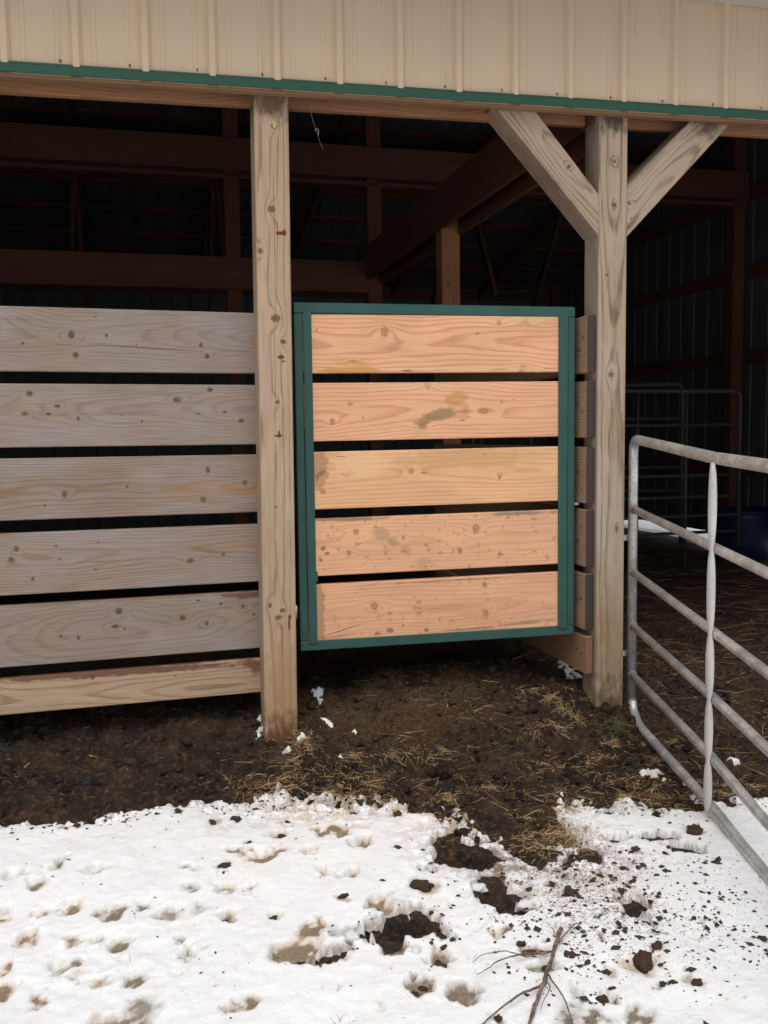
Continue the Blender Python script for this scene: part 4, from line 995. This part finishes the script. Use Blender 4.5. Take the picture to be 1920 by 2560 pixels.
br = thing("fallen_branch", "bare forked branch lying on the snow at the bottom of the picture", "branch", (.47, -1.68, 0))
n = NT("bark")
v1 = n.noise(n.scale(n.coords(), (60, 60, 60)), 1.0, 4.0, .7)
M_BARK = n.set(Base_Color=n.mix(n.ss(v1, .4, .65), (0.085, 0.052, 0.040), (0.26, 0.19, 0.145)), Roughness=.85)
BRN = dict(
 main=([(.545, -1.567), (.51, -1.619), (.469, -1.679), (.428, -1.735), (.393, -1.79), (.358, -1.835), (.323, -1.884), (.28, -1.95)], .0075, .0052, "stem"),
 t1=([(.472, -1.673), (.441, -1.674), (.394, -1.669), (.357, -1.67), (.31, -1.678), (.278, -1.694), (.243, -1.705)], .0038, .0012, "twig"),
 t2=([(.394, -1.669), (.366, -1.647), (.345, -1.635), (.308, -1.634), (.278, -1.635), (.251, -1.651)], .0022, .0009, "twig"),
 t3=([(.507, -1.635), (.535, -1.613), (.564, -1.593), (.587, -1.579), (.593, -1.598), (.593, -1.629)], .0032, .0010, "twig"),
 t4=([(.39, -1.795), (.352, -1.817), (.31, -1.833), (.268, -1.853), (.231, -1.869), (.18, -1.90)], .0040, .0024, "twig"),
 t5=([(.416, -1.764), (.41, -1.806), (.408, -1.855), (.405, -1.891), (.392, -1.95)], .0030, .0020, "twig"),
 t6=([(.397, -1.791), (.396, -1.818), (.377, -1.846), (.35, -1.876), (.336, -1.893)], .0022, .0009, "twig"),
 t7=([(.513, -1.596), (.516, -1.577), (.515, -1.562)], .0022, .001, "twig"))
for key, (pts, r0, r1, nm) in BRN.items():
    P = []
    for i, (a, b) in enumerate(pts):
        u_ = i/(len(pts)-1)
        lift = (.012 if nm == "stem" else .010) + .012*math.sin(u_*3.1)*(0 if nm == "stem" else 1)
        P.append((a-.47, b+1.68, surf(a, b)+lift))
    zs_ = [p_[2] for p_ in P]
    P = [(p_[0], p_[1], .25*zs_[max(i-1, 0)]+.5*zs_[i]+.25*zs_[min(i+1, len(P)-1)]) for i, p_ in enumerate(P)]
    P = bezier_pts(P, 4)
    P = [p_ + Vector((random.uniform(-1, 1), random.uniform(-1, 1), random.uniform(-1, 1)))*r0*.22 for p_ in P]
    R_ = [.84*(r0+(r1-r0)*i/(len(P)-1))*random.uniform(.85, 1.15) for i in range(len(P))]
    link(nm, tube_me(nm, P, R_, 8), M_BARK, br)

# ------------------------------------------------------------------ straw, dry grass, green grass, crumbs (uncountable)
class Blades:
    def __init__(self): self.v = []; self.f = []; self.mi = []
    def blade(self, p, d, L_, w, curl, mi, nseg=3, droop=0.0):
        d = d.normalized()
        s_ = d.cross(Vector((random.uniform(-.3, .3), random.uniform(-.3, .3), 1))).normalized()
        u_ = s_.cross(d).normalized()
        b0 = len(self.v)
        for i in range(nseg+1):
            t_ = i/nseg
            c_ = p + d*(L_*t_) + s_*(curl*L_*t_*t_) - Vector((0, 0, droop*L_*t_*t_))
            ww = w*(1-.6*t_)
            for a_, bb in ((-.5, 0), (.5, 0), (0, .5)):
                self.v.append(c_ + s_*(a_*ww) + u_*(bb*ww))
        for i in range(nseg):
            for k in range(3):
                a_ = b0+i*3+k; b_ = b0+i*3+(k+1) % 3
                self.f.append((a_, b_, b_+3, a_+3)); self.mi.append(mi)
    def build(self, name, mats, label=None, cat=None, kind="stuff", parent=None):
        me = bpy.data.meshes.new(name)
        me.from_pydata(self.v, [], self.f)
        for mt in mats: me.materials.append(mt)
        me.polygons.foreach_set("material_index", self.mi)
        me.update()
        return link(name, me, None, parent, label=label, cat=cat, kind=kind)
M_S1 = plain("straw_pale", (0.52, 0.38, 0.19), .7, 0, .3, 20.)
M_S2 = plain("straw_brown", (0.29, 0.175, 0.075), .75, 0, .3, 20.)
M_S3 = plain("straw_dark", (0.085, 0.048, 0.025), .8, 0, .3, 20.)
M_S4 = plain("straw_rust", (0.17, 0.065, 0.03), .8, 0, .3, 20.)
MATS = [M_S1, M_S2, M_S3, M_S4]
def rdir(up=0.15):
    a = random.uniform(0, 6.283); return Vector((math.cos(a), math.sin(a), random.uniform(-.05, up)))
B = Blades()
cnt = 0
while cnt < 13000:                                      # dirt bank in front and under the gate
    x = random.uniform(-1.45, 2.3); y = random.uniform(-.95, .75)
    j = int(np.searchsorted(GY, y)); i = int(np.searchsorted(GX, x))
    if T[j, i] > .004: continue
    dens = .30 if x < -.1 else 1.0
    if fbm(np.array([x*5.0]), np.array([y*5.0]), 61, 2)[0] < .38: dens *= .35
    if random.random() > dens: cnt += 0; continue
    B.blade(Vector((x, y, float(GZ[j, i])+random.uniform(-.002, .008))), rdir(.35), min(.09, .009*math.exp(abs(random.gauss(0, .8)))), random.uniform(.0006, .0017), random.gauss(0, .3), random.choices((0, 1, 2, 3), (.13, .40, .33, .14))[0], 2)
    cnt += 1
for _ in range(5200):                                  # floor of the open bay on the right
    x = random.uniform(1.72, 5.3); y = -.45 + (random.random()**1.5)*6.2
    if x < 1.9 and y < 0: continue
    B.blade(Vector((x, y, soilz(x, y)+random.uniform(.0, .014))), rdir(.18), random.uniform(.04, .17), random.uniform(.0018, .0032), random.uniform(-.4, .4), random.choices((0, 1, 2, 3), (.05, .42, .38, .15))[0])
for _ in range(150):
    x = random.uniform(-.3, 1.9); y = random.uniform(-.75, .25)
    j = int(np.searchsorted(GY, y)); i = int(np.searchsorted(GX, x))
    if T[j, i] > .012: continue
    B.blade(Vector((x, y, float(GZ[j, i])+.008)), rdir(.4), random.uniform(.03, .10), random.uniform(.0014, .0026), random.gauss(0, .3), random.choice((0, 0, 0, 1)), 4)
for (sx_, sy_, L_, a_, mi) in ((.972, .19, .11, -1.05, 0), (1.215, .45, .20, .55, 0), (1.40, .50, .07, -1.2, 0), (.75, .05, .06, 1.3, 0), (1.2, -.18, .10, -1.45, 0), (-.8, .02, .07, -.9, 0), (-1.05, .0, .08, 1.2, 0)):
    B.blade(Vector((sx_, sy_, soilz(sx_, sy_)+.012)), Vector((math.cos(a_), math.sin(a_), .1)), L_, .0042, .1, mi)
B.build("straw", MATS, "loose straw and hay trodden into the dark mud", "straw")

TUFTS = [(0.066, 0.061), (0.062, -0.044), (0.089, -0.09), (-0.065, -0.237), (-0.11, -0.278), (-0.172, -0.313), (-0.005, -0.199), (0.206, -0.203), (0.266, -0.181), (0.328, -0.353), (0.25, -0.312), (0.413, -0.163), (0.546, -0.153), (0.638, -0.21), (0.884, 0.036), (0.533, -0.356), (1.325, 0.059), (1.301, 0.083), (1.175, -0.114), (1.114, -0.118), (0.73, -0.461), (0.768, -0.439), (0.79, -0.477), (1.126, -0.36), (1.02, -0.367), (1.218, -0.522), (1.255, -0.569), (1.345, -0.576), (1.391, -0.643), (1.329, -0.342), (1.515, -0.422), (1.551, -0.443), (1.715, -0.342), (1.248, -0.341), (1.14, 0.12)]
G = Blades()
XT = [(random.uniform(-.25, 1.75),) for _ in range(34)]
XT = [(q[0], float(np.interp(q[0], [e[0] for e in EDGE], [e[1] for e in EDGE]))+random.uniform(-.03, .12)) for q in XT]
XT += [(random.uniform(.76, .98), random.uniform(-1.06, -.75)) for _ in range(9)]
for (px, py) in TUFTS + XT:
    lean = random.uniform(0, 6.283)
    for _ in range(random.randint(44, 74)):
        a = random.uniform(0, 6.283); rr = abs(random.gauss(0, .045))
        x, y = px+rr*math.cos(a)*1.4, py+rr*math.sin(a)
        a = lean + random.gauss(0, .9)
        d = Vector((math.cos(a), math.sin(a)-.25, random.uniform(-.05, .55)))
        G.blade(Vector((x, y, surf(x, y)+random.uniform(-.004, .012))), d, min(.10, .015*math.exp(abs(random.gauss(0, .95)))), random.uniform(.0011, .0026), random.gauss(0, .25), random.choices((0, 1, 2, 3), (.46, .38, .10, .06))[0], 3, random.uniform(.1, .7))
# scattered dry stalks poking through the snow
for _ in range(260):
    x = random.uniform(-1.2, 1.9); y = random.uniform(-1.95, -.35)
    if random.random() > (.9 if y > -.75 else .35): continue
    for q in range(random.randint(1, 4)):
        G.blade(Vector((x+random.uniform(-.01, .01), y+random.uniform(-.01, .01), surf(x, y)-.003)), rdir(.9), random.uniform(.012, .04), .0013, random.uniform(-.5, .5), random.choice((1, 2, 3)), 3)
for (px, py) in ((1.30, .02), (1.34, -.03), (1.26, .07), (1.20, -.10), (1.42, -.22), (1.56, -.26), (.02, -.12), (.08, -.05)):
    for _ in range(60):
        a = random.uniform(0, 6.283); rr = abs(random.gauss(0, .03))
        x, y = px+rr*math.cos(a), py+rr*math.sin(a)
        G.blade(Vector((x, y, surf(x, y)+random.uniform(-.004, .006))), Vector((random.gauss(0, .7), random.gauss(-.3, .6), random.uniform(.1, .9))), random.uniform(.02, .075), random.uniform(.0013, .0030), random.gauss(0, .35), random.choice((0, 0, 0, 1, 1)), 4, random.uniform(.1, .8))
G.build("dry_grass", MATS, "dry tan grass clumps along the edge between mud and snow", "dry grass")

GREEN = [(1.505, -0.107), (1.46, -0.126), (1.521, -0.159), (1.173, -0.425), (1.361, -0.434), (1.037, -0.183)]
M_GR1 = plain("grass_green", (0.050, 0.095, 0.022), .6, 0, .3, 20.); M_GR2 = plain("grass_olive", (0.10, 0.105, 0.035), .6, 0, .3, 20.)
G = Blades()
for k_, (px, py) in enumerate(GREEN):
    for _ in range(46 if k_ < 3 else 14):
        a = random.uniform(0, 6.283); rr = random.uniform(0, .045 if k_ < 3 else .02)
        x, y = px+rr*math.cos(a), py+rr*math.sin(a)
        d = Vector((math.cos(a)*.8, math.sin(a)*.6-.35, random.uniform(.1, 1.0)))
        G.blade(Vector((x, y, soilz(x, y)-.004)), d, random.uniform(.03, .085), random.uniform(.002, .0034), random.uniform(-.4, .4), random.choices((0, 1), (.65, .35))[0], 4, random.uniform(.2, 1.0))
G.build("green_grass", [M_GR1, M_GR2], "short green grass growing at the foot of the braced post", "grass")

V, Fc = [], []
octv = [(1, 0, 0), (-1, 0, 0), (0, 1, 0), (0, -1, 0), (0, 0, .8), (0, 0, -.8)]
octf = [(0, 2, 4), (2, 1, 4), (1, 3, 4), (3, 0, 4), (2, 0, 5), (1, 2, 5), (3, 1, 5), (0, 3, 5)]
def crumb(x, y, s_):
    b0 = len(V); a = random.uniform(0, 6.28); ex = random.uniform(.6, 1.9)
    z_ = surf(x, y)+s_*.2
    for (u_, v_, w_) in octv:
        j_ = random.uniform(.6, 1.3)
        V.append((x+(u_*ex*math.cos(a)-v_*math.sin(a))*s_*j_, y+(u_*ex*math.sin(a)+v_*math.cos(a))*s_*j_, z_+w_*s_*.7*j_))
    Fc.extend([(b0+i, b0+j, b0+k) for i, j, k in octf])
CC = [(random.gauss(.76, .22), random.gauss(-1.40, .22)) for _ in range(38)]
for _ in range(2300):
    q = random.choice(CC); sp_ = random.choice((.03, .06, .12))
    x, y = random.gauss(q[0], sp_), random.gauss(q[1], sp_)
    crumb(x, y, min(.013, .0011*math.exp(abs(random.gauss(0, 1.0)))))
for _ in range(500):
    x = random.uniform(-1.3, 2.2); y = random.uniform(-2.0, -.3)
    crumb(x, y, .001+abs(random.gauss(0, .0018)))
for _ in range(900):
    x = random.uniform(-1.3, 1.9); y = float(np.interp(x, [e[0] for e in EDGE], [e[1] for e in EDGE])) - abs(random.gauss(0, .07))
    crumb(x, y, .0012+abs(random.gauss(0, .003)))
for (bx_, by_, brx, bry, _a) in BARE:
    for _ in range(18):
        x, y = random.gauss(bx_, brx*.9), random.gauss(by_, bry*.9)
        crumb(x, y, .0012+abs(random.gauss(0, .003)))
me = bpy.data.meshes.new("dirt_crumbs"); me.from_pydata(V, [], Fc)
link("dirt_crumbs", me, M_CLOD, label="fine dark dirt crumbs sprinkled over the trampled snow", cat="dirt crumbs", kind="stuff")

LV, LF = [], []
ib = bmesh.new(); bmesh.ops.create_icosphere(ib, subdivisions=2, radius=1.0)
iv = [v.co.copy() for v in ib.verts]; fi = [[v.index for v in f.verts] for f in ib.faces]; ib.free()
cnt = 0
while cnt < 1200:
    x = random.uniform(-1.4, 2.2); y = random.uniform(-.9, .55)
    j = int(np.searchsorted(GY, y)); i = int(np.searchsorted(GX, x))
    if T[j, i] > .006: continue
    if x < 0 and random.random() < .5: continue
    s_ = min(.034, .0055*math.exp(abs(random.gauss(0, .75)))); off = Vector((random.uniform(0, 50), random.uniform(0, 50), 0))
    b0 = len(LV); fl = random.uniform(.5, .9); el = random.uniform(.8, 1.5)
    for d in iv:
        f_ = 1 + .75*mnoise.noise(d*1.5+off) + .45*mnoise.noise(d*3.6+off)
        LV.append((x+d.x*f_*s_*el, y+d.y*f_*s_, float(GZ[j, i])+(d.z*fl+.15)*f_*s_))
    LF.extend([[b0+k for k in f] for f in fi]); cnt += 1
me = bpy.data.meshes.new("mud_lumps"); me.from_pydata(LV, [], LF); me.polygons.foreach_set("use_smooth", [True]*len(LF))
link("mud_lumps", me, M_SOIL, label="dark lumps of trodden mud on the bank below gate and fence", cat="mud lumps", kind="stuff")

# hanging cobweb with a wisp of hay under the header, beside the first post
cw = thing("cobweb", "thin cobweb thread with a wisp of hay hanging beside the first post", "cobweb", (.16, -.002, 2.63))
M_WEB = plain("dusty_thread", (0.20, 0.165, 0.13), .8)
link("thread", tube_me("thread", bezier_pts([(-.005, 0, .02), (.012, -.004, -.05), (.028, -.004, -.10), (.052, 0, -.165)], 4), .0007, 5), M_WEB, cw)
link("hay_wisp", tube_me("hay_wisp", bezier_pts([(.018, -.004, -.092), (.026, -.008, -.082), (.034, -.004, -.090), (.032, -.004, -.108)], 3), .0022, 5), M_WEB, cw)
